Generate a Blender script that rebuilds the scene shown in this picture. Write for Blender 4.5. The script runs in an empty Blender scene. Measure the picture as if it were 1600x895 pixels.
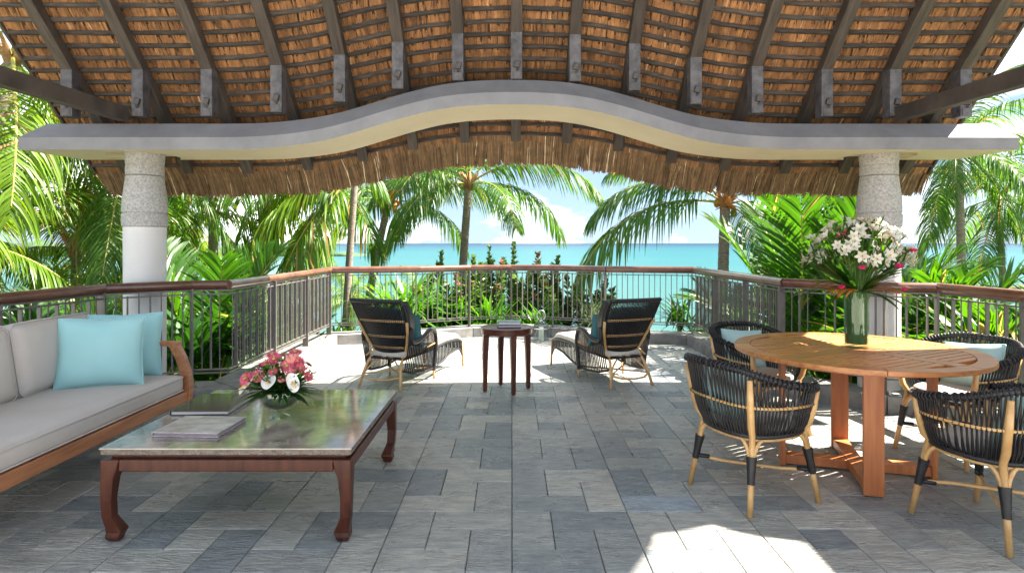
import bpy, math, random
import numpy as np
from mathutils import Vector, Matrix
random.seed(7); rng = np.random.default_rng(7)
sc = bpy.context.scene
C = sc.collection
PI = math.pi
R = math.radians
# ------------------------------------------------------------------ camera
H, F = 1.40, 960.0
cd = bpy.data.cameras.new('camera'); cam = bpy.data.objects.new('camera', cd); C.objects.link(cam)
cam.location = (0, 0, H); cam.rotation_euler = (PI/2, 0, 0)
cd.sensor_width = 36; cd.lens = 36*F/1600; cd.shift_y = -67.5/1600
cd.clip_start = 0.05; cd.clip_end = 30000
sc.camera = cam
# ------------------------------------------------------------------ world + sun
SUN = Vector((1.0, 0.15, 1.30)).normalized()
w = bpy.data.worlds.new('World'); sc.world = w; w.use_nodes = True
nt = w.node_tree; bg = nt.nodes['Background']
sky = nt.nodes.new('ShaderNodeTexSky'); sky.sky_type = 'NISHITA'; sky.sun_disc = False
sky.sun_elevation = math.asin(SUN.z); sky.sun_rotation = math.atan2(SUN.x, SUN.y)
sky.air_density = 1.0; sky.dust_density = 0.1; sky.ozone_density = 1.5
tc = nt.nodes.new('ShaderNodeTexCoord'); mp = nt.nodes.new('ShaderNodeMapping')
mp.inputs['Scale'].default_value = (1.0, 1.0, 2.6); mp.inputs['Location'].default_value = (7.9, 0.9, 0.3)
nz = nt.nodes.new('ShaderNodeTexNoise'); nz.inputs['Scale'].default_value = 2.6; nz.inputs['Detail'].default_value = 9
nz.inputs['Roughness'].default_value = 0.58
rp = nt.nodes.new('ShaderNodeValToRGB'); rp.color_ramp.elements[0].position = 0.485; rp.color_ramp.elements[1].position = 0.76
mx = nt.nodes.new('ShaderNodeMix'); mx.data_type = 'RGBA'
nt.links.new(tc.outputs['Generated'], mp.inputs['Vector']); nt.links.new(mp.outputs['Vector'], nz.inputs['Vector'])
nt.links.new(nz.outputs['Fac'], rp.inputs['Fac'])
nt.links.new(rp.outputs['Color'], mx.inputs['Factor'])
tn = nt.nodes.new('ShaderNodeMix'); tn.data_type = 'RGBA'; tn.blend_type = 'MULTIPLY'; tn.inputs['Factor'].default_value = 1
tn.inputs['B'].default_value = (0.25, 0.31, 0.44, 1)
nt.links.new(sky.outputs['Color'], tn.inputs['A']); hz = nt.nodes.new('ShaderNodeMix'); hz.data_type = 'RGBA'; hz.inputs['Factor'].default_value = 0.6; hz.inputs['B'].default_value = (1.75, 2.35, 2.95, 1)
nt.links.new(tn.outputs['Result'], hz.inputs['A']); nt.links.new(hz.outputs['Result'], mx.inputs['A']); mx.inputs['B'].default_value = (14.0, 13.7, 13.5, 1)
nt.links.new(mx.outputs['Result'], bg.inputs['Color'])
bg.inputs['Strength'].default_value = 0.06
sd = bpy.data.lights.new('sun', 'SUN'); sd.energy = 4.0; sd.angle = R(0.55); sd.color = (1, 0.93, 0.82)
so = bpy.data.objects.new('sun', sd); C.objects.link(so)
so.rotation_euler = SUN.to_track_quat('Z', 'Y').to_euler(); so.location = (20, 3, 30)
sc.view_settings.view_transform = 'Standard'; sc.view_settings.look = 'None'
sc.view_settings.exposure = 2.85; sc.view_settings.gamma = 1
sc.render.engine = 'CYCLES'
sc.cycles.use_denoising = True
sc.cycles.max_bounces = 10; sc.cycles.diffuse_bounces = 6; sc.cycles.transparent_max_bounces = 16
sc.cycles.sample_clamp_indirect = 6
# ------------------------------------------------------------------ materials
def mat(name, col, rough=0.6, col2=None, scale=8.0, bump=0.0, bscale=None, metal=0.0, spec=0.5, stretch=None,
        coat=0.0, rand=0.0, attr=None, detail=5, space='Object', colors=None, bdist=0.01):
    """col/col2 mixed by noise; rand = brightness jitter per object; attr = face attribute jitter; colors = ramp"""
    m = bpy.data.materials.new(name); m.use_nodes = True
    t = m.node_tree; N = t.nodes; L = t.links; b = N['Principled BSDF']
    b.inputs['Roughness'].default_value = rough; b.inputs['Metallic'].default_value = metal
    b.inputs['Specular IOR Level'].default_value = spec; b.inputs['Coat Weight'].default_value = coat
    b.inputs['Coat Roughness'].default_value = 0.08
    tcn = N.new('ShaderNodeTexCoord'); vec = tcn.outputs['Object']
    if space == 'World':
        vec = N.new('ShaderNodeNewGeometry').outputs['Position']
    mpn = N.new('ShaderNodeMapping'); L.new(vec, mpn.inputs['Vector'])
    if stretch: mpn.inputs['Scale'].default_value = stretch
    oi = N.new('ShaderNodeObjectInfo')
    if rand and space != 'World':
        cm = N.new('ShaderNodeCombineXYZ')
        ml = N.new('ShaderNodeMath'); ml.operation = 'MULTIPLY'; ml.inputs[1].default_value = 37.0
        L.new(oi.outputs['Random'], ml.inputs[0])
        for k in range(3): L.new(ml.outputs[0], cm.inputs[k])
        L.new(cm.outputs[0], mpn.inputs['Location'])
    n = N.new('ShaderNodeTexNoise'); n.inputs['Scale'].default_value = scale; n.inputs['Detail'].default_value = detail
    n.inputs['Roughness'].default_value = 0.62
    L.new(mpn.outputs['Vector'], n.inputs['Vector'])
    if colors or col2:
        r = N.new('ShaderNodeValToRGB')
        r.color_ramp.elements[0].position = 0.33; r.color_ramp.elements[1].position = 0.67
        r.color_ramp.elements[0].color = (*col, 1); r.color_ramp.elements[1].color = (*(col2 or col), 1)
        L.new(n.outputs['Fac'], r.inputs['Fac']); out = r.outputs['Color']
    else:
        rgb = N.new('ShaderNodeRGB'); rgb.outputs[0].default_value = (*col, 1); out = rgb.outputs[0]
    src = None
    if attr:
        a = N.new('ShaderNodeAttribute'); a.attribute_name = attr; src = a.outputs['Fac']
    elif rand: src = oi.outputs['Random']
    if colors:
        r2 = N.new('ShaderNodeValToRGB'); r2.color_ramp.interpolation = 'LINEAR'
        cr = r2.color_ramp
        for i, c in enumerate(colors):
            p = i/(len(colors)-1)
            e = cr.elements[0] if i == 0 else (cr.elements[1] if i == len(colors)-1 else cr.elements.new(p))
            e.position = p
        for i, e in enumerate(cr.elements): e.color = (*colors[i], 1)
        L.new(src, r2.inputs['Fac'])
        m2 = N.new('ShaderNodeMix'); m2.data_type = 'RGBA'; m2.blend_type = 'MULTIPLY'; m2.inputs['Factor'].default_value = 1
        L.new(r2.outputs['Color'], m2.inputs['A']); L.new(out, m2.inputs['B']); out = m2.outputs['Result']
    elif src is not None:
        hs = N.new('ShaderNodeHueSaturation'); mr = N.new('ShaderNodeMapRange')
        mr.inputs['To Min'].default_value = 1-rand; mr.inputs['To Max'].default_value = 1+rand
        L.new(src, mr.inputs['Value']); L.new(mr.outputs[0], hs.inputs['Value']); L.new(out, hs.inputs['Color']); out = hs.outputs[0]
    L.new(out, b.inputs['Base Color'])
    if bump:
        nb = N.new('ShaderNodeTexNoise'); nb.inputs['Scale'].default_value = bscale or scale*4; nb.inputs['Detail'].default_value = 6
        L.new(mpn.outputs['Vector'], nb.inputs['Vector'])
        bp = N.new('ShaderNodeBump'); bp.inputs['Strength'].default_value = bump; bp.inputs['Distance'].default_value = bdist
        L.new(nb.outputs['Fac'], bp.inputs['Height']); L.new(bp.outputs[0], b.inputs['Normal'])
    m['b'] = 1
    return m

def leafmat(name, cols, trans=0.45, attr='rnd', rough=0.42, objrand=0.18):
    m = bpy.data.materials.new(name); m.use_nodes = True
    t = m.node_tree; N = t.nodes; L = t.links; b = N['Principled BSDF']; out = N['Material Output']
    a = N.new('ShaderNodeAttribute'); a.attribute_name = attr
    r = N.new('ShaderNodeValToRGB'); cr = r.color_ramp
    for i, c in enumerate(cols):
        p = i/(len(cols)-1)
        e = cr.elements[0] if i == 0 else (cr.elements[1] if i == len(cols)-1 else cr.elements.new(p)); e.position = p
    for i, e in enumerate(cr.elements): e.color = (*cols[i], 1)
    oi = N.new('ShaderNodeObjectInfo')
    ad = N.new('ShaderNodeMath'); ad.operation = 'MULTIPLY_ADD'; ad.inputs[1].default_value = objrand*2
    sb = N.new('ShaderNodeMath'); sb.operation = 'SUBTRACT'; sb.inputs[1].default_value = objrand
    L.new(oi.outputs['Random'], ad.inputs[0]); L.new(a.outputs['Fac'], ad.inputs[2]); L.new(ad.outputs[0], sb.inputs[0])
    L.new(sb.outputs[0], r.inputs['Fac'])
    L.new(r.outputs['Color'], b.inputs['Base Color']); b.inputs['Roughness'].default_value = rough
    tr = N.new('ShaderNodeBsdfTranslucent')
    hs = N.new('ShaderNodeHueSaturation'); hs.inputs['Hue'].default_value = 0.485; hs.inputs['Saturation'].default_value = 1.1; hs.inputs['Value'].default_value = 1.7
    L.new(r.outputs['Color'], hs.inputs['Color']); L.new(hs.outputs[0], tr.inputs['Color'])
    ms = N.new('ShaderNodeMixShader'); ms.inputs[0].default_value = trans
    L.new(b.outputs[0], ms.inputs[1]); L.new(tr.outputs[0], ms.inputs[2]); L.new(ms.outputs[0], out.inputs['Surface'])
    return m

def glassmat(name, col=(1, 1, 1), rough=0.0, thin=True):
    m = bpy.data.materials.new(name); m.use_nodes = True
    t = m.node_tree; N = t.nodes; L = t.links; out = N['Material Output']; N.remove(N['Principled BSDF'])
    g = N.new('ShaderNodeBsdfGlossy'); g.inputs['Roughness'].default_value = 0.02
    tr = N.new('ShaderNodeBsdfTransparent'); tr.inputs['Color'].default_value = (*col, 1)
    fr = N.new('ShaderNodeLayerWeight'); fr.inputs['Blend'].default_value = 0.25
    ml = N.new('ShaderNodeMath'); ml.operation = 'MULTIPLY_ADD'; ml.inputs[1].default_value = 0.40; ml.inputs[2].default_value = 0.03
    L.new(fr.outputs['Facing'], ml.inputs[0])
    ms = N.new('ShaderNodeMixShader'); L.new(ml.outputs[0], ms.inputs[0]); L.new(tr.outputs[0], ms.inputs[1]); L.new(g.outputs[0], ms.inputs[2])
    L.new(ms.outputs[0], out.inputs['Surface'])
    return m
# ------------------------------------------------------------------ mesh helpers
def frames(pts):
    pts = [Vector(p) for p in pts]; n = len(pts); T = []
    for i in range(n):
        a = pts[max(0, i-1)]; b = pts[min(n-1, i+1)]; T.append((b-a).normalized())
    up = Vector((0, 0, 1))
    if abs(T[0].dot(up)) > 0.9: up = Vector((1, 0, 0))
    u = (up - T[0]*up.dot(T[0])).normalized(); out = []
    for i in range(n):
        u = (u - T[i]*u.dot(T[i]))
        u = u.normalized() if u.length > 1e-6 else Vector((0, 1, 0))
        out.append((pts[i], T[i], u, T[i].cross(u)))
    return out
class MB:
    def __init__(s): s.v = []; s.f = []; s.m = []
    def add(s, vs, fs, mi=0):
        o = len(s.v); s.v += [tuple(v) for v in vs]; s.f += [tuple(i+o for i in f) for f in fs]; s.m += [mi]*len(fs); return s
    def box(s, c, size, M=None, mi=0):
        x, y, z = size[0]/2, size[1]/2, size[2]/2
        vs = [Vector((a*x, b*y, d*z)) for a in (-1, 1) for b in (-1, 1) for d in (-1, 1)]
        if M is not None: vs = [M @ v for v in vs]
        c = Vector(c)
        return s.add([v+c for v in vs], [(0, 1, 3, 2), (4, 6, 7, 5), (0, 4, 5, 1), (2, 3, 7, 6), (0, 2, 6, 4), (1, 5, 7, 3)], mi)
    def tube(s, pts, r, n=8, cap=True, mi=0, closed=False, sx=1.0):
        P = list(pts)
        if closed: P = [P[-1]] + P + [P[0], P[1]]
        fr = frames(P)
        if closed: fr = fr[1:-1]
        k = len(fr); rr = r if isinstance(r, (list, tuple)) else [r]*k
        vs = []
        for i, (p, T, u, w_) in enumerate(fr):
            for j in range(n):
                a = 2*PI*j/n; vs.append(p + u*(math.cos(a)*rr[i]) + w_*(math.sin(a)*rr[i]*sx))
        fs = [(i*n+j, i*n+(j+1) % n, (i+1)*n+(j+1) % n, (i+1)*n+j) for i in range(k-1) for j in range(n)]
        if cap and not closed: fs += [tuple(range(n-1, -1, -1)), tuple((k-1)*n+j for j in range(n))]
        return s.add(vs, fs, mi)
    def lathe(s, prof, n=32, c=(0, 0, 0), mi=0, capb=True, capt=True):
        vs = []; k = len(prof)
        for (r, z) in prof:
            for j in range(n):
                a = 2*PI*j/n; vs.append((c[0]+r*math.cos(a), c[1]+r*math.sin(a), c[2]+z))
        fs = [(i*n+j, i*n+(j+1) % n, (i+1)*n+(j+1) % n, (i+1)*n+j) for i in range(k-1) for j in range(n)]
        if capb: fs.append(tuple(range(n-1, -1, -1)))
        if capt: fs.append(tuple((k-1)*n+j for j in range(n)))
        return s.add(vs, fs, mi)
    def prism(s, poly, z0, z1, mi=0):
        n = len(poly)
        vs = [(p[0], p[1], z0) for p in poly] + [(p[0], p[1], z1) for p in poly]
        fs = [tuple(range(n-1, -1, -1)), tuple(range(n, 2*n))] + [(i, (i+1) % n, n+(i+1) % n, n+i) for i in range(n)]
        return s.add(vs, fs, mi)
    def loft(s, rings, mi=0, cap=True):
        n = len(rings[0]); vs = [v for r_ in rings for v in r_]
        fs = [(i*n+j, i*n+(j+1) % n, (i+1)*n+(j+1) % n, (i+1)*n+j) for i in range(len(rings)-1) for j in range(n)]
        if cap: fs += [tuple(range(n-1, -1, -1)), tuple((len(rings)-1)*n+j for j in range(n))]
        return s.add(vs, fs, mi)
    def build(s, name, m, parent=None, smooth=False, bevel=0, loc=None, seg=2, rz=0):
        me = bpy.data.meshes.new(name); me.from_pydata(s.v, [], s.f); me.validate()
        import bmesh
        bm = bmesh.new(); bm.from_mesh(me); bmesh.ops.recalc_face_normals(bm, faces=bm.faces[:]); bm.to_mesh(me); bm.free()
        for x in (m if isinstance(m, (list, tuple)) else [m]): me.materials.append(x)
        if isinstance(m, (list, tuple)) and len(me.polygons) == len(s.m): me.polygons.foreach_set('material_index', s.m)
        if smooth: me.shade_smooth() if hasattr(me, 'shade_smooth') else [setattr(p, 'use_smooth', True) for p in me.polygons]
        o = link(name, me, parent, loc, rz)
        if smooth == 'auto':
            me.set_sharp_from_angle(angle=R(38))
        if bevel:
            b = o.modifiers.new('bevel', 'BEVEL'); b.width = bevel; b.segments = seg; b.limit_method = 'ANGLE'
        return o
def link(name, me, parent=None, loc=None, rz=0):
    o = bpy.data.objects.new(name, me); C.objects.link(o)
    if parent is not None: o.parent = parent
    if loc is not None: o.location = loc
    if rz: o.rotation_euler = (0, 0, rz)
    return o
def tag(o, label=None, cat=None, group=None, kind=None):
    if label: o['label'] = label
    if cat: o['category'] = cat
    if group: o['group'] = group
    if kind: o['kind'] = kind
    return o
def thing(name, label, cat, loc=(0, 0, 0), rz=0, group=None):
    o = bpy.data.objects.new(name, None); C.objects.link(o); o.location = loc; o.rotation_euler = (0, 0, rz)
    o.empty_display_size = 0.1
    return tag(o, label, cat, group)
def kids(o): return [c for c in C.objects if c.parent == o]
def dup(root, loc, rz, label, group=None):
    r = root.copy(); C.objects.link(r); r.location = loc; r.rotation_euler = (0, 0, rz); r['label'] = label
    if group: r['group'] = group
    def rec(a, b):
        for ch in kids(a):
            c = ch.copy(); C.objects.link(c); c.parent = b; rec(ch, c)
    rec(root, r); return r
def strips(name, S, m, parent=None, rnd=None, smooth=False, kind=None, loc=None, rz=0, mesh_only=False):
    """S: (N,k,2,3) array of ribbons"""
    N_, k = S.shape[0], S.shape[1]
    V = S.reshape(-1, 3)
    base = (np.arange(N_)*k*2)[:, None, None]
    j = np.arange(k-1)[None, :, None]
    f = base + j*2 + np.array([0, 1, 3, 2])[None, None, :]
    f = f.reshape(-1, 4)
    me = bpy.data.meshes.new(name)
    me.vertices.add(len(V)); me.vertices.foreach_set('co', V.astype(np.float32).ravel())
    me.loops.add(f.size); me.loops.foreach_set('vertex_index', f.astype(np.int32).ravel())
    me.polygons.add(len(f)); me.polygons.foreach_set('loop_start', np.arange(0, f.size, 4, dtype=np.int32))
    me.polygons.foreach_set('loop_total', np.full(len(f), 4, dtype=np.int32))
    me.update(calc_edges=True)
    a = me.attributes.new('rnd', 'FLOAT', 'FACE')
    if rnd is None: rnd = rng.random(N_)
    a.data.foreach_set('value', np.repeat(rnd, k-1).astype(np.float32))
    me.materials.append(m)
    if smooth: me.polygons.foreach_set('use_smooth', np.ones(len(f), dtype=bool))
    if mesh_only: return me
    o = link(name, me, parent, loc, rz)
    if kind: o['kind'] = kind
    return o
def pt(px, py, D): return Vector(((px-800)/F*D, D, H+(380-py)/F*D))
def offset_poly(P, d):
    out = []
    for i in range(len(P)):
        ns = []
        if i > 0: t = (P[i]-P[i-1]).normalized(); ns.append(Vector((-t.y, t.x)))
        if i < len(P)-1: t = (P[i+1]-P[i]).normalized(); ns.append(Vector((-t.y, t.x)))
        n = sum(ns, Vector((0, 0))).normalized(); c = n.dot(ns[0])
        out.append(P[i] + n*(d/max(c, 0.5)))
    return out
# ------------------------------------------------------------------ palette
slate_cols = [(.19, .21, .22), (.42, .40, .35), (.36, .45, .43), (.50, .48, .34), (.37, .45, .50), (.53, .44, .32), (.42, .50, .45), (.29, .33, .36)]
def slate(name, attr):
    m = mat(name, (.74, .74, .76), 0.42, (1.26, 1.25, 1.20), scale=11, bump=0.65, bscale=30, rand=0.0 if attr else 0.3, attr=attr,
            colors=slate_cols, space='World', stretch=(.7, 2.2, 1), detail=10, bdist=0.022, spec=0.5)
    t = m.node_tree; b = t.nodes['Principled BSDF']
    n = t.nodes.new('ShaderNodeTexNoise'); n.inputs['Scale'].default_value = 6; n.inputs['Detail'].default_value = 4
    g = t.nodes.new('ShaderNodeNewGeometry'); t.links.new(g.outputs['Position'], n.inputs['Vector'])
    mr = t.nodes.new('ShaderNodeMapRange'); mr.inputs['To Min'].default_value = 0.14; mr.inputs['To Max'].default_value = 0.46
    t.links.new(n.outputs['Fac'], mr.inputs['Value']); t.links.new(mr.outputs[0], b.inputs['Roughness'])
    return m
M_tile = slate('slate_tile', None); M_tile2 = slate('slate_tile_far', 'rnd')
M_grout = mat('grout', (.16, .16, .15), 0.9, (.22, .22, .20), scale=20)
M_kerb = mat('kerb_stone', (.12, .115, .11), 0.85, (.26, .25, .235), scale=5, bump=0.3, bscale=60, space='World', rand=0)
M_paint = mat('beam_paint', (.165, .16, .17), 0.62, (.225, .22, .225), scale=3.5, bump=0.12, bscale=22, detail=9)
M_soffit = mat('soffit_bounce_tint', (.60, .52, .35), 0.6, (.66, .58, .40), scale=2.5, bump=0.06, bscale=30)  # same paint as the beam faces, warm bounce light put into its colour
M_col = mat('column_paint', (.60, .58, .56), 0.6, (.68, .66, .64), scale=3, bump=0.08, bscale=40)
M_stone = mat('granite_capital', (.26, .25, .24), 0.85, (.50, .48, .45), scale=55, bump=0.9, bscale=90, bdist=0.006)
M_dwood = mat('rafter_wood', (.034, .026, .021), 0.6, (.078, .060, .048), scale=6, stretch=(6, .6, .6), bump=0.3, bscale=18, rand=0.2)
M_bracket = mat('bracket_wood', (.045, .04, .042), 0.55, (.12, .11, .115), scale=13, bump=0.25, bscale=40, rand=0.15)
M_iron = mat('dark_iron', (.06, .055, .05), 0.5, (.11, .09, .08), scale=30, metal=0.6)
M_batten = mat('batten_wood', (.03, .024, .020), 0.85, (.085, .066, .052), scale=14, stretch=(.5, 3, 3), bump=0.5, bscale=60, rand=0.3)
M_thatch = mat('thatch_straw', (.75, .75, .75), 0.75, (1.3, 1.25, 1.2), scale=18, attr='rnd', bump=0.2,
               colors=[(.12, .055, .022), (.42, .20, .075), (.66, .39, .15), (.78, .50, .23), (.76, .47, .23), (.60, .38, .22)])
M_thatch_base = mat('thatch_inner', (.03, .018, .010), 0.9, (.13, .07, .035), scale=40, stretch=(6, .7, .7), bump=0.6)
M_fringe = mat('thatch_fringe', (.75, .75, .75), 0.8, (1.25, 1.2, 1.15), scale=14, attr='rnd',
               colors=[(.10, .06, .03), (.34, .215, .11), (.56, .385, .21), (.74, .56, .34), (.84, .69, .48)])
M_rail = mat('railing_metal', (.13, .118, .11), 0.45, (.18, .16, .15), scale=12, metal=0.3)
M_hand = mat('handrail_varnish', (.085, .026, .014), 0.28, (.19, .078, .040), scale=5, coat=0.7, stretch=(1, 1, 1), rand=0.2)
M_teak = mat('teak', (.38, .125, .034), 0.36, (.62, .26, .085), scale=5, stretch=(.6, 7, 7), bump=0.12, bscale=20, rand=0.16)
M_teak_leg = mat('teak_leg', (.38, .105, .03), 0.4, (.52, .19, .06), scale=5, stretch=(6, 6, .5), bump=0.1, bscale=20, rand=0.15)
M_sofawood = mat('sofa_wood', (.30, .11, .045), 0.42, (.46, .20, .09), scale=5, stretch=(7, .6, 7), bump=0.15, bscale=22)
M_mahog = mat('mahogany', (.042, .009, .004), 0.35, (.105, .026, .010), scale=6, stretch=(5, 5, .8), coat=0.12, spec=0.35, rand=0.15)
M_marble = mat('brown_marble', (.15, .115, .09), 0.08, (.44, .37, .30), scale=6, coat=0.35, spec=0.9, detail=10)
M_marble_edge = mat('marble_edge', (.12, .095, .075), 0.6, (.24, .20, .165), scale=40, bump=0.8, bscale=60)
M_cush = mat('grey_canvas', (.51, .455, .405), 0.9, (.56, .505, .455), scale=3, bump=0.18, bscale=350, bdist=0.002)
M_beige = mat('beige_canvas', (.50, .45, .39), 0.9, (.56, .51, .45), scale=3, bump=0.18, bscale=350, bdist=0.002)
M_aqua = mat('aqua_cotton', (.32, .58, .575), 0.85, (.37, .63, .62), scale=3, bump=0.15, bscale=300, bdist=0.002)
M_teal = mat('teal_cotton', (.05, .15, .16), 0.85, (.07, .19, .20), scale=3, bump=0.15, bscale=300, bdist=0.002)
M_black = mat('black_weave', (.008, .007, .008), 0.45, (.022, .020, .021), scale=30, rand=0)
M_cane = mat('bamboo_cane', (.50, .27, .09), 0.35, (.66, .41, .17), scale=9, coat=0.25, rand=0.1)
M_glass = glassmat('clear_glass', (.96, .98, .97)); M_glassg = glassmat('greenish_glass', (.80, .90, .80))
M_steel = mat('brushed_steel', (.55, .55, .55), 0.25, metal=1.0)
M_candle = mat('candle_wax', (.8, .78, .7), 0.5)
M_wall = mat('shade_wall_plaster', (.62, .58, .52), 0.8, (.70, .66, .60), scale=3, bump=0.1, bscale=40)
M_trunk = mat('palm_bark', (.14, .11, .085), 0.9, (.34, .28, .23), scale=14, stretch=(1, 1, 3.5), bump=0.7, bscale=40, rand=0.15)
M_husk = mat('palm_husk', (.22, .10, .04), 0.85, (.42, .24, .11), scale=10, bump=0.5)
M_nut = mat('orange_coconut', (.55, .17, .03), 0.45, (.68, .28, .06), scale=8)
M_soil = mat('ground_soil', (.05, .065, .02), 0.95, (.10, .14, .035), scale=2.5, bump=0.6, bscale=12, space='World', rand=0)
M_leafA = leafmat('palm_leaf_green', [(.045, .11, .02), (.10, .22, .026), (.19, .33, .036), (.27, .38, .055), (.38, .40, .09), (.36, .22, .09)], trans=.52)
M_leafY = leafmat('palm_leaf_yellow', [(.08, .17, .014), (.19, .30, .02), (.33, .41, .025), (.48, .48, .03), (.55, .48, .05), (.42, .25, .08)], trans=.5)
M_leafB = leafmat('areca_leaf', [(.02, .07, .010), (.06, .17, .014), (.11, .26, .018), (.17, .34, .022), (.24, .38, .04), (.36, .26, .08)], trans=.5)
M_leafC = leafmat('croton_leaf', [(.05, .11, .02), (.11, .19, .04), (.20, .26, .08), (.26, .27, .12), (.30, .13, .09)], trans=.25)
M_leafG = leafmat('strap_leaf', [(.015, .06, .008), (.03, .11, .012), (.07, .20, .02), (.13, .28, .035), (.22, .34, .06)], trans=.35)
M_leafP = leafmat('pale_grass_leaf', [(.12, .18, .06), (.2, .27, .1), (.3, .37, .16)], trans=.3)
M_rachis = mat('frond_rib', (.26, .27, .05), 0.5, (.42, .33, .08), scale=3, rand=0.2)
# ------------------------------------------------------------------ floor
fl = MB(); fl.add([(-4.6, 1.55, -.012), (4.6, 1.55, -.012), (4.6, 5.75, -.012), (2.75, 5.75, -.012), (2.75, 8.9, -.012), (0, 9.75, -.012), (-2.75, 8.9, -.012), (-2.75, 5.75, -.012), (-4.6, 5.75, -.012)],
       [tuple(range(9))])
floor = tag(fl.build('floor', M_grout), kind='structure')
mod = 0.6; t3 = mod/3; gap = 0.0035
shapes = {(1, 2): None, (2, 1): None, (1, 1): None}
def tile_mb(wx, wy, x=0, y=0, z=0):
    a, b = wx*t3/2-gap/2, wy*t3/2-gap/2; c = .003
    vs = [(x-a, y-b, z-.014), (x+a, y-b, z-.014), (x+a, y+b, z-.014), (x-a, y+b, z-.014),
          (x-a, y-b, z-c), (x+a, y-b, z-c), (x+a, y+b, z-c), (x-a, y+b, z-c),
          (x-a+c, y-b+c, z), (x+a-c, y-b+c, z), (x+a-c, y+b-c, z), (x-a+c, y+b-c, z)]
    fs = [(8, 9, 10, 11)] + [(i, (i+1) % 4, 4+(i+1) % 4, 4+i) for i in range(4)] + [(4+i, 4+(i+1) % 4, 8+(i+1) % 4, 8+i) for i in range(4)]
    return vs, fs
tiles = []
for i in range(-8, 8):
    for j in range(-8, 12):
        x0, y0 = i*mod, 3.215+j*mod        # y0 = near edge of module; rows counted from far
        for (cx, cy, wx, wy) in ((0, 1, 1, 2), (1, 2, 2, 1), (1, 1, 1, 1), (2, 0, 1, 2), (0, 0, 2, 1)):
            x = x0+(cx+wx/2)*t3; y = y0+(cy+wy/2)*t3
            lim = 4.4 if y < 5.1 else (2.9 if y < 5.5 else 2.5)
            if abs(x) > lim or y > 9.45-abs(x)*.34 or y < 1.62: continue
            if abs(x) > 3.35 and y > 4: continue
            inv = y > 2.3 and abs(x) < .84*y+.1
            tiles.append((0 if inv else 1, math.hypot(x, y), x, y, wx, wy))
tiles.sort()
far_v = MB(); far_r = []
for n_, (o_, d_, x, y, wx, wy) in enumerate(tiles):
    z = random.uniform(-.0012, .0012)
    if n_ < 300:
        if shapes[(wx, wy)] is None:
            v, f = tile_mb(wx, wy); q = MB(); q.add(v, f); ob = q.build('tile', M_tile, floor, loc=(x, y, z)); shapes[(wx, wy)] = ob.data
        else: link('tile', shapes[(wx, wy)], floor, (x, y, z))
    else:
        v, f = tile_mb(wx, wy, x, y, z); far_v.add(v, f); far_r += [random.random()]*len(f)
ob = far_v.build('tile_paving', M_tile2, floor); ob['kind'] = 'stuff'
a = ob.data.attributes.new('rnd', 'FLOAT', 'FACE'); a.data.foreach_set('value', far_r)
M_rear = mat('pale_bounce_paving', (.58, .54, .48), 0.7, (.70, .67, .60), scale=4, bump=.2, bscale=30, space='World', rand=0)  # unseen pale slabs added behind the camera to bounce sunlight under the roof
rt = MB()
for i in range(-13, 13):
    for j in range(14):
        rt.box((i*.8+.4, 1.14-j*.8, -.04), (.79, .79, .06))
tag(rt.build('bounce_paving', M_rear), kind='structure')
# ------------------------------------------------------------------ kerb + railing
RP = [Vector(p) for p in [(-3.42, 2.9), (-3.40, 4.08), (-3.31, 4.98), (-2.81, 5.415), (-2.52, 5.46), (-2.53, 8.55), (-1.36, 8.86), (-.63, 9.28), (0, 9.44), (.63, 9.28), (1.36, 8.86), (2.53, 8.55), (2.56, 5.78), (2.75, 5.56), (3.15, 5.17), (3.52, 5.08), (3.60, 4.3), (3.60, 2.9)]]
KH = .14
kin = offset_poly(RP, -.13); kout = offset_poly(RP, .22)
kerb = tag(MB().prism([(p.x, p.y) for p in kin]+[(p.x, p.y) for p in reversed(kout)], -1.5, -.015).build('kerb', M_kerb), kind='structure')
def lerp(a, b, t): return a+(b-a)*t
for i in range(len(RP)-1):
    n = max(1, round((RP[i+1]-RP[i]).length/.8))
    for k in range(n):
        g = .004/(RP[i+1]-RP[i]).length
        a0, a1 = k/n+g, (k+1)/n-g
        pl = [lerp(kin[i], kin[i+1], a0), lerp(kin[i], kin[i+1], a1), lerp(kout[i], kout[i+1], a1), lerp(kout[i], kout[i+1], a0)]
        MB().prism([(p.x, p.y) for p in pl], -.014, KH).build('kerb_stone', M_kerb, kerb, bevel=.006)
rail = thing('balcony_railing', 'dark metal railing with thin balusters and varnished wooden handrail round the terrace', 'railing')
HZ = 1.032
# handrail in pieces
P3 = [Vector((p.x, p.y, HZ)) for p in RP]
for (a, b) in ((0, 2), (2, 4), (4, 5), (5, 7), (7, 10), (10, 11), (11, 12), (12, 15), (15, 17)):
    pts = [P3[a]]
    for i in range(a, b):
        d = (P3[i+1]-P3[i]); L_ = d.length
        for t in ((.04/L_, .96) if L_ > .3 else (.2, .8)): pts.append(P3[i]+d*t)
        pts.append(P3[i+1])
    pts[0] = pts[0] + (pts[1]-pts[0]).normalized()*.001
    MB().tube(pts, .041, 12, sx=.95).build('handrail', M_hand, rail, smooth='auto')
bal = MB().box((0, 0, (.285+.96)/2), (.010, .030, .96-.285)); balo = None
rod = MB().tube([(0, 0, .285), (0, 0, .985)], .0055, 6); rodo = None
post = MB().box((0, 0, .57), (.016, .066, .86)).box((0, 0, 1.00), (.012, .012, .07)).box((0, 0, .143), (.07, .09, .008)); posto = None
proto = {}
def rp_put(key, mb, name, x, y, ang):
    if key not in proto: o = mb.build(name, M_rail, rail, loc=(x, y, 0), rz=ang); proto[key] = o.data
    else: link(name, proto[key], rail, (x, y, 0), ang)
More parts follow.
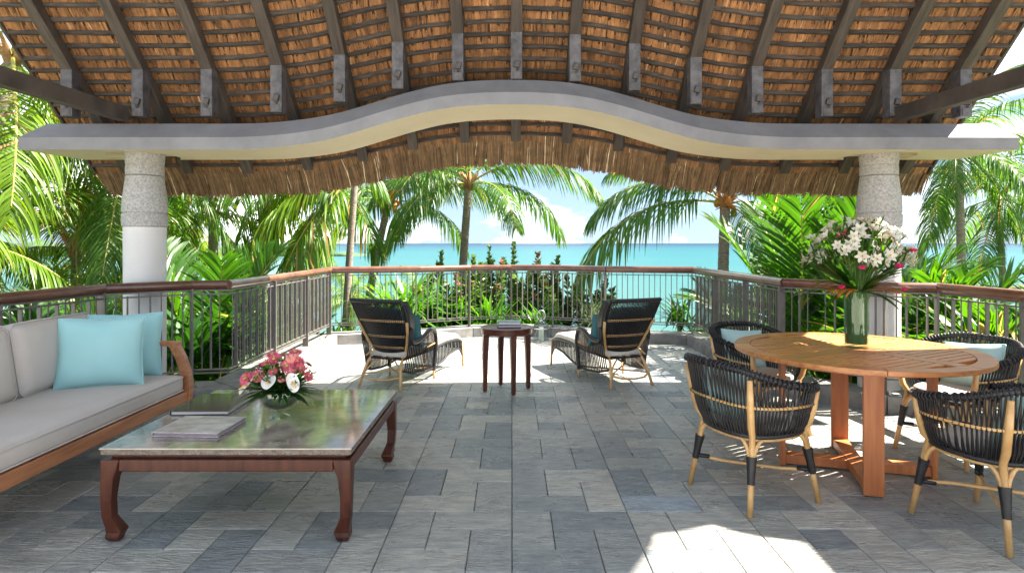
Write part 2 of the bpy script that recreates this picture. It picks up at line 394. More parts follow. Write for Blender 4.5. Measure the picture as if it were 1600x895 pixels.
for i in range(len(RP)-1):
    a, b = RP[i], RP[i+1]; d = b-a; L_ = d.length; ang = math.atan2(d.y, d.x)
    for z, r_ in ((.985, .009), (.95, .008), (.285, .009), (.255, .008)):
        M_ = Matrix.Rotation(ang, 3, 'Z')
        MB().box(((a.x+b.x)/2, (a.y+b.y)/2, z), (L_+.006, .020, r_*1.5), M_).build('rail_bar', M_rail, rail)
    np_ = max(1, round(L_/1.05))
    for k in range(np_+1):
        if k == 0 and i > 0: continue
        if k == np_ and L_ < .45 and i not in (2, 14): continue
        p = lerp(a, b, min(max(k/np_, .02), .98)); rp_put('post', post, 'post', p.x, p.y, ang)
    nb = max(2, round(L_/.078))
    for k in range(1, nb):
        if any(abs(k/nb-q/np_)*L_ < .03 for q in range(np_+1)): continue
        p = lerp(a, b, k/nb)
        if k % 2: rp_put('rod', rod, 'baluster', p.x, p.y, ang)
        else: rp_put('bal', bal, 'baluster', p.x, p.y, ang)
# ------------------------------------------------------------------ columns
CY = 5.40
def column(x, label):
    t = thing('column', label, 'column', (x, CY, 0))
    MB().lathe([(.166, -1.2), (.166, 1.0), (.168, 1.54)], 40).build('shaft', M_col, t, smooth='auto')
    pr = [(.170, 1.541), (.178, 1.55), (.180, 1.60), (.180, 1.652), (.171, 1.656), (.171, 1.664), (.178, 1.668), (.178, 1.72), (.172, 1.80), (.163, 1.87), (.155, 1.93), (.149, 1.982), (.142, 1.986)]
    MB().lathe(pr, 40).build('capital', M_stone, t, smooth='auto')
    MB().lathe([(.142, 1.988), (.150, 1.994), (.152, 2.04), (.149, 2.075), (.145, 2.079), (.150, 2.085), (.153, 2.12), (.157, 2.185)], 40).build('capital_neck', M_stone, t, smooth='auto')
column(-3.225, 'round white column with granite capital behind the sofa')
column(3.225, 'round white column with granite capital behind the flower vase')
# ------------------------------------------------------------------ curved beam
_ax = [0, .25, .52, .8, 1.1, 1.38, 1.60, 1.95, 2.2, 9]; _ay = [1, .985, .93, .77, .53, .29, .15, .035, 0, 0]
def arch(x):
    return float(np.mean([np.interp(abs(x+d), _ax, _ay) for d in np.linspace(-.16, .16, 9)]))
D1, D2, ZB, AMP = 4.99, 5.80, 2.159, .369
D2 = 5.60
xs = list(np.linspace(-4.01, -2.4, 6))+list(np.linspace(-2.3, 2.3, 60))+list(np.linspace(2.4, 4.12, 6))
rings = []
for i, x in enumerate(xs):
    z = ZB+AMP*arch(x); e = .12 if i == 0 else (-.12 if i == len(xs)-1 else 0)
    rings.append([(x, D1, z), (x, D1, z+.10), (x+e, D1+.155, z+.24), (x+e, D2, z+.24), (x+e, D2, z)])
bm_ = MB(); bm_.loft(rings)
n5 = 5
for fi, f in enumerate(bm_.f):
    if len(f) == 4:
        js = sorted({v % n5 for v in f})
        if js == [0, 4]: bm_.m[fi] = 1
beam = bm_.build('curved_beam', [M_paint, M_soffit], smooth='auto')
for sx_ in (-3.225, 3.225):
    cut = MB().lathe([(.285, 2.10), (.285, 2.19)], 48, c=(sx_, CY, 0)).build('cutter', M_soffit)
    md = beam.modifiers.new('recess', 'BOOLEAN'); md.operation = 'DIFFERENCE'; md.object = cut; md.solver = 'EXACT'
    bpy.context.view_layer.update()
    nm_ = bpy.data.meshes.new_from_object(beam.evaluated_get(bpy.context.evaluated_depsgraph_get()))
    beam.modifiers.clear(); beam.data = nm_; nm_.name = 'curved_beam'; bpy.data.objects.remove(cut)
tag(beam, 'long painted beam arching up over the middle of the terrace, resting on two columns', 'beam')
# tie beams
for s, nm in ((-1, 'left'), (1, 'right')):
    o = MB().loft([[(s*3.25-.045, 5.15, 2.42), (s*3.25+.045, 5.15, 2.42), (s*3.25+.045, 5.15, 2.54), (s*3.25-.045, 5.15, 2.54)],
                   [(s*3.50-.045, 1.2, 2.42), (s*3.50+.045, 1.2, 2.42), (s*3.50+.045, 1.2, 2.54), (s*3.50-.045, 1.2, 2.54)]]).build('tie_beam', M_dwood, bevel=.004)
    tag(o, 'dark square tie beam running from the %s end of the curved beam towards the house' % nm, 'beam')
# ------------------------------------------------------------------ thatched roof
SL = .947; AR = .315; RX = 4.135; YE = 6.03; RIDGE = 2.5
def P(D): return 3.002-SL*(D-5.158)
def ar(x): return AR*arch(x*.87)
roof = thing('thatched_roof', 'arched thatched roof on dark rafters and battens over the terrace', 'roof')
XS = list(np.linspace(-RX, -2.3, 8))+list(np.linspace(-2.2, 2.2, 45))+list(np.linspace(2.3, RX, 8))
def sheet(mb, y0, y1, off0, off1, x_in=0, flip=False):
    vs = []; n = len(XS)
    for x in XS:
        vs += [(x, y0, P(y0)+off0+ar(x)), (x, y1, P(y1)+off1+ar(x))]
    mb.add(vs, [(2*i, 2*i+2, 2*i+3, 2*i+1) for i in range(n-1)])
sh = MB(); sheet(sh, RIDGE, YE+.02, .028, .028); o = sh.build('thatch_lining', M_thatch_base, roof)
# top surface, eave thickness and gable sides
tp = MB(); prof = [(RIDGE, P(RIDGE)+.029), (YE, P(YE)+.029), (6.26, P(6.26)+.03), (6.28, P(6.28)+.02), (6.43, 2.03), (6.44, P(6.44)+.27), (RIDGE, P(RIDGE)+.30)]
rg = [[(x, y, z+ar(x)) for (y, z) in prof] for x in XS]
tp.loft(rg); tp.build('thatch_cover', M_thatch_base, roof)
# battens
nb_ = 41
for k in range(nb_):
    y = YE-.084*k
    if y < RIDGE+.05: break
    z = P(y); mb = MB(); ph = random.random()*9
    rgs = []
    for x in XS:
        wy = .004*math.sin(x*1.7+ph)+random.uniform(-.0025, .0025); wz = random.uniform(-.002, .002)
        hh = .011+random.uniform(-.0015, .002)
        zz = z+ar(x)-.006+wz
        rgs.append([(x, y-.011+wy, zz-hh*1.6), (x, y+.011+wy, zz-hh*1.6-.006), (x, y+.015+wy, zz), (x, y-.011+wy, zz+hh)])
    mb.loft(rgs); mb.build('batten', M_batten, roof)
# straw strands between battens
def straw_rows():
    S = []
    rn = []
    for k in range(-1, 24):
        yl = YE-.084*k; yu = yl-.084
        n = 1700
        x = rng.uniform(-RX, RX, n); bi = np.floor((x+RX)/.030).astype(int); x = np.clip((bi+.5)*.030-RX+rng.normal(0, .0085, n), -RX, RX); bt = rng.normal(0, .014, 300); sl = bt[bi % 300]+rng.normal(0, .007, n)
        y0 = yu-.025+rng.uniform(-.01, .01, n); y1 = yl-.008+rng.normal(0, .009, n)+.006*np.sin(x*37+k*2)
        lay = rng.uniform(0, 1, n)
        z0 = P(1)*0 + (3.002-SL*(y0-5.158))+.022-.006*lay; z1 = (3.002-SL*(y1-5.158))+.008-.010*lay
        A0 = np.array([ar(v) for v in x]); A1 = A0
        w0 = rng.uniform(.003, .008, n)
        q = np.zeros((n, 2, 2, 3))
        q[:, 0, 0] = np.stack([x-w0, y0, z0+A0], 1); q[:, 0, 1] = np.stack([x+w0, y0, z0+A0-rng.uniform(0, .003, n)], 1)
        q[:, 1, 0] = np.stack([x+sl-w0*.8, y1, z1+A1], 1); q[:, 1, 1] = np.stack([x+sl+w0*.8, y1, z1+A1-rng.uniform(-.002, .003, n)], 1)
        S.append(q)
        bund = rng.random(300)[bi % 300]
        patch = .12+.62*bund+.12*np.sin(x*2.1+k*1.3)+rng.normal(0, .13, n)
        rn.append(np.clip(patch, 0, 1))
    return np.concatenate(S), np.concatenate(rn)
S_, rn_ = straw_rows(); strips('straw', S_, M_thatch, roof, rn_, kind='stuff')
# eave fringe strands
n = 32000
x = rng.uniform(-RX, RX, n); dep = rng.uniform(0, 1, n)**1.6        # 0 inner face .. 1 outer
y0 = YE-.03+rng.uniform(0, .05, n)+dep*.05; A0 = np.array([ar(v) for v in x[:]])
y1 = 6.26+dep*.17+rng.normal(0, .010, n); z0 = 3.002-SL*(y0-5.158)+.01+dep*.16
z1 = 1.895+dep*.12+rng.normal(0, .012, n)+.006*np.sin(x*7); ym = y0*.5+y1*.5+.012; zm = z0*.5+z1*.5+.018
fb = np.floor((x+RX)/.036).astype(int); x = (fb+.5)*.036-RX+rng.normal(0, .015, n); fs_l = rng.normal(0, .022, 300); sl = fs_l[fb % 300]+rng.normal(0, .012, n)-.02*np.tanh(x/2); fe = rng.normal(0, .006, 300)[fb % 300]; z1 = z1+fe+rng.normal(0, .008, n); frn = rng.random(300)[fb % 300]*.6+.2
ww = rng.uniform(.0018, .0038, n); q = np.zeros((n, 3, 2, 3))
for j, (yy, zz, s_) in enumerate(((y0, z0, 0), (ym, zm, .5), (y1, z1, 1))):
    q[:, j, 0] = np.stack([x+sl*s_-ww, yy, zz+A0], 1); q[:, j, 1] = np.stack([x+sl*s_+ww, yy-rng.uniform(-.002, .002, n), zz+A0], 1)
strips('eave_fringe', q, M_fringe, roof, np.clip(.18+.5*frn+rng.normal(0, .26, n), 0, 1), kind='stuff')
# gable edge strands and boards
for s in (-1, 1):
    mb = MB(); mb.loft([[(s*RX-.012, y, P(y)-.03), (s*RX+.012, y, P(y)-.03), (s*RX+.012, y, P(y)+.05), (s*RX-.012, y, P(y)+.05)] for y in (6.1, RIDGE)])
    mb.build('gable_board', M_dwood, roof)
n = 5200; sgn = rng.choice([-1, 1], n); y = rng.uniform(3.6, 6.2, n); d = rng.uniform(0, .26, n); xx = sgn*(RX+rng.uniform(0, .03, n))
q = np.zeros((n, 2, 2, 3)); z = 3.002-SL*(y-5.158)+.05+d
q[:, 0, 0] = np.stack([xx-.004, y, z], 1); q[:, 0, 1] = np.stack([xx+.004, y, z+.002], 1)
l = rng.uniform(.08, .2, n); ex = sgn*rng.uniform(0, .05, n)
q[:, 1, 0] = np.stack([xx+ex-.003, y+l, z-SL*l], 1); q[:, 1, 1] = np.stack([xx+ex+.003, y+l, z-SL*l], 1)
strips('gable_straw', q, M_thatch, roof, kind='stuff')
# rafters with brackets
rp_px = [103, 214, 322, 431, 530, 621, 715, 807, 899, 992, 1088, 1184, 1293, 1400, 1510]
ra_me = br_me = bo_me = None
for px in rp_px:
    x = (px-800)/F*5.158; z = ar(x)
    if ra_me is None:
        yb = 5.985
        mb = MB(); mb.loft([[(-.048, y, P(y)-.145), (.048, y, P(y)-.145), (.048, y, P(y)-.022), (-.048, y, P(y)-.022)] for y in (yb, RIDGE+.02)])
        ra = mb.build('rafter', M_dwood, roof, loc=(x, 0, z), bevel=.005); ra_me = ra
        br = MB().box((0, 5.215, 2.665), (.098, .115, .40)).build('bracket', M_bracket, ra, bevel=.006); br_me = br
        bo = MB().box((0, 0, 0), (.045, .03, .055), Matrix.Rotation(.25, 3, 'Y')).lathe([(.012, -.05), (.012, -.038)], 8).build('bolt_plate', M_iron, br, loc=(.006, 5.147, 2.585), bevel=.005)
        pl = MB().box((0, 5.155, 2.50), (.07, .006, .06)).build('strap', M_bracket, br); bo_me = bo
    else:
        ra = ra_me.copy(); C.objects.link(ra); ra.location = (x, 0, z)
        br = br_me.copy(); C.objects.link(br); br.parent = ra
        for ch in kids(br_me):
            c = ch.copy(); C.objects.link(c); c.parent = br
# ------------------------------------------------------------------ unseen wall added to block sun, its opening cut to shape the floor patch
WX = 4.05
patch = [(2.0, .30), (2.61, .462), (2.86, .605), (2.96, .638), (2.98, .745), (3.068, .971), (2.98, 1.092), (2.928, 1.19), (2.878, 1.37), (2.61, 1.359), (2.0, 1.34)]
hole = [(D+(WX-X)*.15, (WX-X)*1.30) for (D, X) in patch]
def wallpt(p, dx): return (WX+dx, p[0], p[1])
import bmesh
me = bpy.data.meshes.new('shade_wall'); bmw = bmesh.new()
outer = [(1.9, -1.2), (4.0, -1.2), (4.0, P(4.0)-.03), (RIDGE, P(RIDGE)-.03), (1.9, P(RIDGE)-.4)]
ov = [bmw.verts.new(wallpt(p, 0)) for p in outer]; hv = [bmw.verts.new(wallpt(p, 0)) for p in hole]
ed = [bmw.edges.new((ov[i], ov[(i+1) % len(ov)])) for i in range(len(ov))]+[bmw.edges.new((hv[i], hv[(i+1) % len(hv)])) for i in range(len(hv))]
r_ = bmesh.ops.triangle_fill(bmw, use_beauty=True, edges=ed)
fs_ = [g for g in r_['geom'] if isinstance(g, bmesh.types.BMFace)]
ex_ = bmesh.ops.extrude_face_region(bmw, geom=fs_)
bmesh.ops.translate(bmw, verts=[g for g in ex_['geom'] if isinstance(g, bmesh.types.BMVert)], vec=(.06, 0, 0))
bmesh.ops.recalc_face_normals(bmw, faces=bmw.faces[:]); bmw.to_mesh(me); bmw.free(); me.materials.append(M_wall)
o = bpy.data.objects.new('shade_wall', me); C.objects.link(o); tag(o, kind='structure')
from mathutils import noise
# ------------------------------------------------------------------ soft shapes
def cushion_mb(w_, d_, h_, r=.04, puff=.02, n=14, mb=None, c=(0, 0, 0), M=None):
    mb = mb or MB(); hx, hy, hz = w_/2, d_/2, h_/2; c = Vector(c)
    idx = {}; vs = []; fs = []
    def vid(p):
        k = tuple(round(a, 5) for a in p)
        if k not in idx:
            q = Vector((p[0]*hx, p[1]*hy, p[2]*hz))
            b = Vector((max(-hx+r, min(hx-r, q.x)), max(-hy+r, min(hy-r, q.y)), max(-hz+r, min(hz-r, q.z))))
            dv = q-b
            if dv.length > 1e-7: q = b+dv.normalized()*r
            s = (1-p[0]**4)*(1-p[1]**4)
            q.z += puff*s*(1 if p[2] > 0 else -1)*abs(p[2])
            q.x += puff*.3*(1-p[1]**2)*(1-p[2]**2)*p[0]; q.y += puff*.3*(1-p[0]**2)*(1-p[2]**2)*p[1]
            q += Vector((noise.noise(q*5+c*3), noise.noise(q*5+c*3+Vector((9, 0, 0))), noise.noise(q*4.5+c*3+Vector((0, 9, 0)))*1.6))*.0065*min(1, puff*40)
            idx[k] = len(vs); vs.append(((M @ q) if M is not None else q)+c)
        return idx[k]
    L_ = [-1+2*i/n for i in range(n+1)]
    def sp(t):   # concentrate samples near borders
        return math.sin(t*PI/2)
    L_ = [sp(t) for t in L_]
    for ax in range(3):
        for s in (-1, 1):
            for i in range(n):
                for j in range(n):
                    q4 = []
                    for (a, b) in ((i, j), (i+1, j), (i+1, j+1), (i, j+1)):
                        p = [0, 0, 0]; p[ax] = s; p[(ax+1) % 3] = L_[a]; p[(ax+2) % 3] = L_[b]; q4.append(vid(p))
                    fs.append(tuple(q4))
    mb.add(vs, fs); return mb
def rrect(w_, d_, r, z, n=6):
    out = []
    for (sx, sy, a0) in ((1, 1, 0), (-1, 1, 90), (-1, -1, 180), (1, -1, 270)):
        for k in range(n+1):
            a = R(a0+90*k/n); out.append(Vector((sx*(w_/2-r)+r*math.cos(a), sy*(d_/2-r)+r*math.sin(a), z)))
    return out
def pillow(root_name, label, cat, loc, w_, h_, t_, rot, m, group=None, piping=True):
    """square scatter pillow, local plane XZ, normal -Y"""
    th = thing(root_name, label, cat, loc, 0, group); th.rotation_euler = rot
    n = 20; vs = []; fs = []
    def pos(u, v, s):
        e = (1-abs(u)**3.2)*(1-abs(v)**3.2); t = max(e, 0)**.55
        pin = 1-.07*(1-abs(u))*abs(v)**2*1.0; pin2 = 1-.07*(1-abs(v))*abs(u)**2
        wr = (.012*math.sin(u*5+v*3+loc[0]*9)+.022*noise.noise(Vector((u*2.2, v*2.2, loc[1]*5+s))))*e
        return Vector((u*w_/2*pin2, s*(t_/2*t+wr*.5), v*h_/2*pin))
    for s in (-1, 1):
        o = len(vs)
        for i in range(n+1):
            for j in range(n+1): vs.append(pos(math.sin((-1+2*i/n)*PI/2), math.sin((-1+2*j/n)*PI/2), s))
        for i in range(n):
            for j in range(n): a = o+i*(n+1)+j; fs.append((a, a+1, a+n+2, a+n+1) if s < 0 else (a, a+n+1, a+n+2, a+1))
    MB().add(vs, fs).build('pillow_cover', m, th, smooth=True)
    if piping:
        e = []
        for k in range(40):
            t = -1+2*k/40
            e.append(pos(t, -1, 1))
        for k in range(40): e.append(pos(1, -1+2*k/40, 1))
        for k in range(40): e.append(pos(1-2*k/40, 1, 1))
        for k in range(40): e.append(pos(-1, 1-2*k/40, 1))
        MB().tube(e, .0055, 6, closed=True).build('piping', m, th, smooth=True)
    return th
M_aqua2 = mat('pale_aqua_cotton', (.38, .56, .54), 0.85, (.42, .60, .58), scale=3, bump=0.15, bscale=300, bdist=0.002)
# ------------------------------------------------------------------ sofa (runs along y, faces +x)
sofa = thing('sofa', 'wooden sofa with long grey seat cushion and grey back cushions along the left railing', 'sofa', (-2.74, 3.40, 0))
SX0, SX1 = -.42, .373; SY0, SY1 = -1.14, 1.11      # local
MB().box((SX1-.02, 0, .287), (.045, SY1-SY0-.02, .078)).build('front_rail', M_sofawood, sofa, bevel=.005)
MB().box((SX0+.03, 0, .287), (.04, SY1-SY0-.02, .078)).build('back_rail', M_sofawood, sofa, bevel=.005)
MB().box((SX0+.02, 0, .60), (.035, SY1-SY0-.02, .07)).build('back_top_rail', M_sofawood, sofa, bevel=.005)
for k in range(12):
    MB().box((-.02, SY0+.12+k*.185, .312), (.70, .07, .018)).build('seat_slat', M_sofawood, sofa)
for sy in (SY0, SY1):
    y = sy
    # curved front leg/arm post
    pr = [(.365, .0), (.372, .15), (.388, .28), (.392, .36), (.380, .46), (.350, .56), (.300, .655)]
    wd = [.058, .062, .068, .07, .07, .07, .075]
    MB().loft([[(x, y-.026, z), (x, y+.026, z), (x-w_, y+.026, z), (x-w_, y-.026, z)] for (x, z), w_ in zip(pr, wd)]).build('arm_post', M_sofawood, sofa, bevel=.006)
    MB().box((-.055, y, .665), (.72, .055, .034)).build('armrest', M_sofawood, sofa, bevel=.006)
    MB().box((SX0+.025, y, .33), (.05, .05, .66)).build('leg', M_sofawood, sofa, bevel=.005)
sc_ = cushion_mb(.80, 2.16, .13, r=.045, puff=.012, n=16).build('seat_cushion', M_cush, sofa, smooth=True, loc=(-.035, -.015, .385))
for z in (-.045, .047):
    MB().tube(rrect(.802, 2.163, .045, z), .005, 6, closed=True).build('piping', M_cush, sc_, smooth=True)
for k in range(3):
    yc = SY1-.075-.36-k*.722
    M_ = Matrix.Rotation(R(-9), 3, 'Y') @ Matrix.Rotation(R(90), 3, 'Y')
    b = cushion_mb(.45, .70, .15, r=.05, puff=.028, n=14, M=M_)
    bo = b.build('back_cushion', M_cush, sofa, smooth=True, loc=(-.325, yc, .675))
    for z in (.052,):
        MB().tube([M_ @ v for v in rrect(.452, .703, .05, z)], .005, 6, closed=True).build('piping', M_cush, bo, smooth=True)
pillow('scatter_pillow', 'square aqua pillow leaning in front on the sofa, nearest the camera', 'pillow', (-2.74, 4.10, .675), .50, .46, .17, (R(-14), 0, R(22)), M_aqua, 'aqua pillows on the sofa')
pillow('scatter_pillow', 'aqua pillow half hidden behind the front one, by the sofa arm', 'pillow', (-2.77, 4.40, .67), .46, .45, .14, (R(-10), 0, R(24)), M_aqua, 'aqua pillows on the sofa')
# ------------------------------------------------------------------ coffee table
ct = thing('coffee_table', 'low square mahogany coffee table with polished brown marble top', 'table', (-1.335, 3.43, 0))
MB().box((0, 0, .444), (1.174, 1.145, .006)).build('marble_top', M_marble, ct)
MB().loft([rrect(1.172-.02, 1.143-.02, .012, .410), rrect(1.172, 1.143, .012, .418), rrect(1.172, 1.143, .012, .432), rrect(1.176, 1.147, .014, .4405)]).build('marble_edge', M_marble_edge, ct, smooth='auto')
MB().box((0, 0, .401), (1.10, 1.07, .018)).build('neck_moulding', M_mahog, ct)
for (cx, cy, sx, sy) in ((0, -.545, 1.0, .045), (0, .545, 1.0, .045), (-.56, 0, .045, .97), (.56, 0, .045, .97)):
    MB().box((cx, cy, .364), (sx, sy, .056)).build('apron', M_mahog, ct, bevel=.006)
leg_me = None
for (sx, sy) in ((-1, -1), (1, -1), (1, 1), (-1, 1)):
    # square cabriole leg with hoof foot, corner at outer edge
    pr = [(0, .062, .0), (.004, .064, .02), (.0, .072, .045), (-.004, .062, .07), (-.004, .050, .12), (.0, .052, .2), (.0, .062, .30), (.0, .078, .345), (0, .088, .392)]
    rgs = []
    for (o_, s_, z) in pr:
        # o_: outward offset of the outer corner; the foot turns inwards
        inn = .026 if z < .05 else (.016 if z < .08 else 0)
        a0 = o_-inn*.6; a1 = a0-s_
        if z == 0: a0 -= .01; a1 += .006
        rgs.append([(sx*a0, sy*a0, z), (sx*a0, sy*a1, z), (sx*a1, sy*a1, z), (sx*a1, sy*a0, z)])
    MB().loft(rgs).build('leg', M_mahog, ct, loc=(sx*.585, sy*.57, 0), bevel=.006)
def book(name, label, loc, sx, sy, h, rz, mc, mp_, cat='book', group=None):
    t = thing(name, label, cat, loc, rz, group)
    MB().box((0, 0, .003), (sx, sy, .005)).box((0, 0, h-.003), (sx, sy, .005)).box((-sx/2+.002, 0, h/2), (.004, sy-.001, h-.012)).build('cover', mc, t, bevel=.001)
    MB().box((.002, 0, h/2), (sx-.012, sy-.012, h-.0125)).build('pages', mp_, t)
    return t
M_bmarble = mat('book_cover_marbled', (.30, .24, .21), 0.35, (.62, .58, .54), scale=11, detail=14, stretch=(1, 1.8, 1))
M_bdark = mat('book_cover_dark', (.045, .035, .033), 0.12, (.07, .05, .045), scale=6, coat=.4)
M_bblue = mat('book_cover_blue', (.10, .16, .20), 0.3, (.20, .27, .32), scale=12)
M_page = mat('paper', (.62, .58, .56), 0.8, (.72, .69, .66), scale=40, stretch=(1, 1, 30))
M_pagep = mat('paper_purple', (.20, .12, .17), 0.7, (.42, .36, .38), scale=40, stretch=(1, 1, 30))
book('book', 'closed coffee-table book with pale marbled cover on the marble table', (-1.60, 3.16, .448), .335, .29, .024, R(-3), M_bmarble, M_pagep)
book('book', 'large dark glossy book behind the marbled one on the marble table', (-1.74, 3.60, .448), .32, .40, .026, R(2), M_bdark, M_page)
# ------------------------------------------------------------------ side table
st = thing('side_table', 'small round dark mahogany side table between the two lounge chairs', 'table', (-.05, 5.86, 0), R(17))
MB().lathe([(.236, .545), (.243, .55), (.243, .588), (.247, .592), (.247, .603), (.240, .607)], 40).build('tabletop', M_mahog, st, smooth='auto')
for k in range(4):
    a = PI/2*k+.0
    c, s = math.cos(a), math.sin(a)
    MB().loft([[(c*r_+sx*w_, s*r_+sy*w_, z) for (sx, sy) in ((-1, -1), (1, -1), (1, 1), (-1, 1))] for (r_, w_, z) in ((.215, .018, .008), (.212, .024, .35), (.205, .028, .546))]).build('leg', M_mahog, st, bevel=.003)
MB().lathe([(.012, .0), (.012, .008)], 10, c=(.215, 0, 0)).lathe([(.012, .0), (.012, .008)], 10, c=(-.215, 0, 0)).lathe([(.012, .0), (.012, .008)], 10, c=(0, .215, 0)).lathe([(.012, .0), (.012, .008)], 10, c=(0, -.215, 0)).build('glide', M_iron, st)
book('book', 'dark lower book of the pair on the round side table', (-.03, 5.85, .609), .225, .19, .022, R(4), M_bdark, M_page, group='books on the side table')
book('book', 'pale blue upper book of the pair on the round side table', (-.025, 5.86, .632), .215, .185, .028, R(-2), M_bblue, M_page, group='books on the side table')
M_glassl = glassmat('lantern_glass', (.62, .68, .67))
# ------------------------------------------------------------------ lantern
ln = thing('lantern', 'clear glass dome lantern with white candle beside the kerb', 'lantern', (.415, 8.75, 0))
MB().lathe([(.115, 0), (.118, .004), (.118, .018), (.112, .022)], 28).build('base', M_steel, ln, smooth='auto')
MB().lathe([(.106, .022), (.108, .06), (.108, .20), (.102, .245), (.085, .275), (.055, .292), (.02, .298)], 28, capb=False).build('glass_dome', M_glassl, ln, smooth='auto')
MB().lathe([(.11, .185), (.112, .19), (.112, .20), (.11, .205)], 28, capb=False, capt=False).lathe([(.03, .292), (.032, .30), (.012, .31), (.01, .33)], 16).build('band', M_steel, ln, smooth='auto')
MB().tube([(math.sin(a)*.058, 0, .375+math.cos(a)*.072-.0) for a in np.linspace(-2.6, 2.6, 18)], .0075, 8).build('handle', M_steel, ln, smooth=True)
MB().lathe([(.036, .023), (.036, .20), (.034, .203), (.006, .198)], 24).build('candle', M_candle, ln, smooth='auto')
# ------------------------------------------------------------------ dining table
DT = (2.12, 3.80)
dt = thing('dining_table', 'round slatted teak dining table on crossed board legs', 'table', (DT[0], DT[1], 0))
RT = .70; TZ = .75; th_ = .028
ang0 = R(-17)
# rim segments
for k in range(8):
    a0, a1 = ang0+R(45*k)+.002, ang0+R(45*(k+1))-.002
    n = 10; o_ = [(RT*math.cos(a0+(a1-a0)*i/n), RT*math.sin(a0+(a1-a0)*i/n)) for i in range(n+1)]
    i_ = [((RT-.095)*math.cos(a0+(a1-a0)*i/n), (RT-.095)*math.sin(a0+(a1-a0)*i/n)) for i in range(n+1)]
    MB().prism(o_+i_[::-1], TZ-th_, TZ).build('rim_segment', M_teak, dt, bevel=.003)
# cross bars and slats, in a frame rotated 45 deg from the view
Rb = RT-.099; bw = .10
def rotp(p, a): return (p[0]*math.cos(a)-p[1]*math.sin(a), p[0]*math.sin(a)+p[1]*math.cos(a))
A45 = ang0+R(45)
for k in range(4):
    a = A45+k*PI/2
    pl = [(.052, -bw/2), (math.sqrt(Rb**2-(bw/2)**2), -bw/2), (Rb, 0), (math.sqrt(Rb**2-(bw/2)**2), bw/2), (.052, bw/2)]
    MB().prism([rotp(p, a) for p in pl], TZ-th_, TZ-.0005).build('cross_bar', M_teak, dt, bevel=.002)
MB().box((0, 0, TZ-th_/2-.0005), (.098, .098, th_), Matrix.Rotation(A45, 3, 'Z')).build('centre_block', M_teak, dt, bevel=.002)
sw = .043; gp = .012
for k in range(4):
    a = A45+k*PI/2      # quadrant between bar k (x axis) and bar k+1 (y axis): slats parallel to bar k or k+1 alternating
    y = bw/2+gp*.6
    while y+sw < Rb-.01:
        x0 = bw/2+gp*.6; xa = math.sqrt(max(Rb**2-y**2, 0)); xb = math.sqrt(max(Rb**2-(y+sw)**2, 0))
        if xb > x0+.02:
            pl = [(x0, y), (xa, y)]
            for q_ in (.33, .66): pl.append((math.sqrt(Rb**2-(y+sw*q_)**2), y+sw*q_))
            pl += [(xb, y+sw), (x0, y+sw)]
            if k % 2: pl = [(p[1], p[0]) for p in pl][::-1]
            MB().prism([rotp(p, a) for p in pl], TZ-.026, TZ-.001).build('slat', M_teak, dt, bevel=.0015, seg=1)
        y += sw+gp
MB().lathe([(RT-.14, TZ-.05), (RT-.09, TZ-.05), (RT-.09, TZ-th_), (RT-.14, TZ-th_)], 48, capb=False, capt=False).build('under_frame', M_teak_leg, dt)
BZ = R(-16.6)
for k, (h_, zb, lift) in enumerate(((.445, 0.0, 0), (.445, 0.0, .002))):
    a = BZ+k*PI/2; M_ = Matrix.Rotation(a, 3, 'Z')
    for s in (-1, 1):
        c = M_ @ Vector((s*(h_-.03), 0, (TZ-.05)/2+.002))
        MB().box(c, (.032, .105, TZ-.055), M_).build('leg_board', M_teak_leg, dt, bevel=.004)
        cc = M_ @ Vector((s*h_*.5, 0, .045+lift))
        MB().box(M_ @ Vector((s*(.053+(h_-.046-.053)/2), 0, .042+lift)), (h_-.046-.053, .09, .055), M_).build('foot_board', M_teak_leg, dt, bevel=.004)
        MB().box(M_ @ Vector((s*(.053+(h_-.046-.053)/2), 0, TZ-.075)), (h_-.046-.053, .07, .045), M_).build('bearer', M_teak_leg, dt, bevel=.003)
MB().box((0, 0, .042), (.105, .105, .06), Matrix.Rotation(BZ, 3, 'Z')).build('hub', M_teak_leg, dt, bevel=.003)
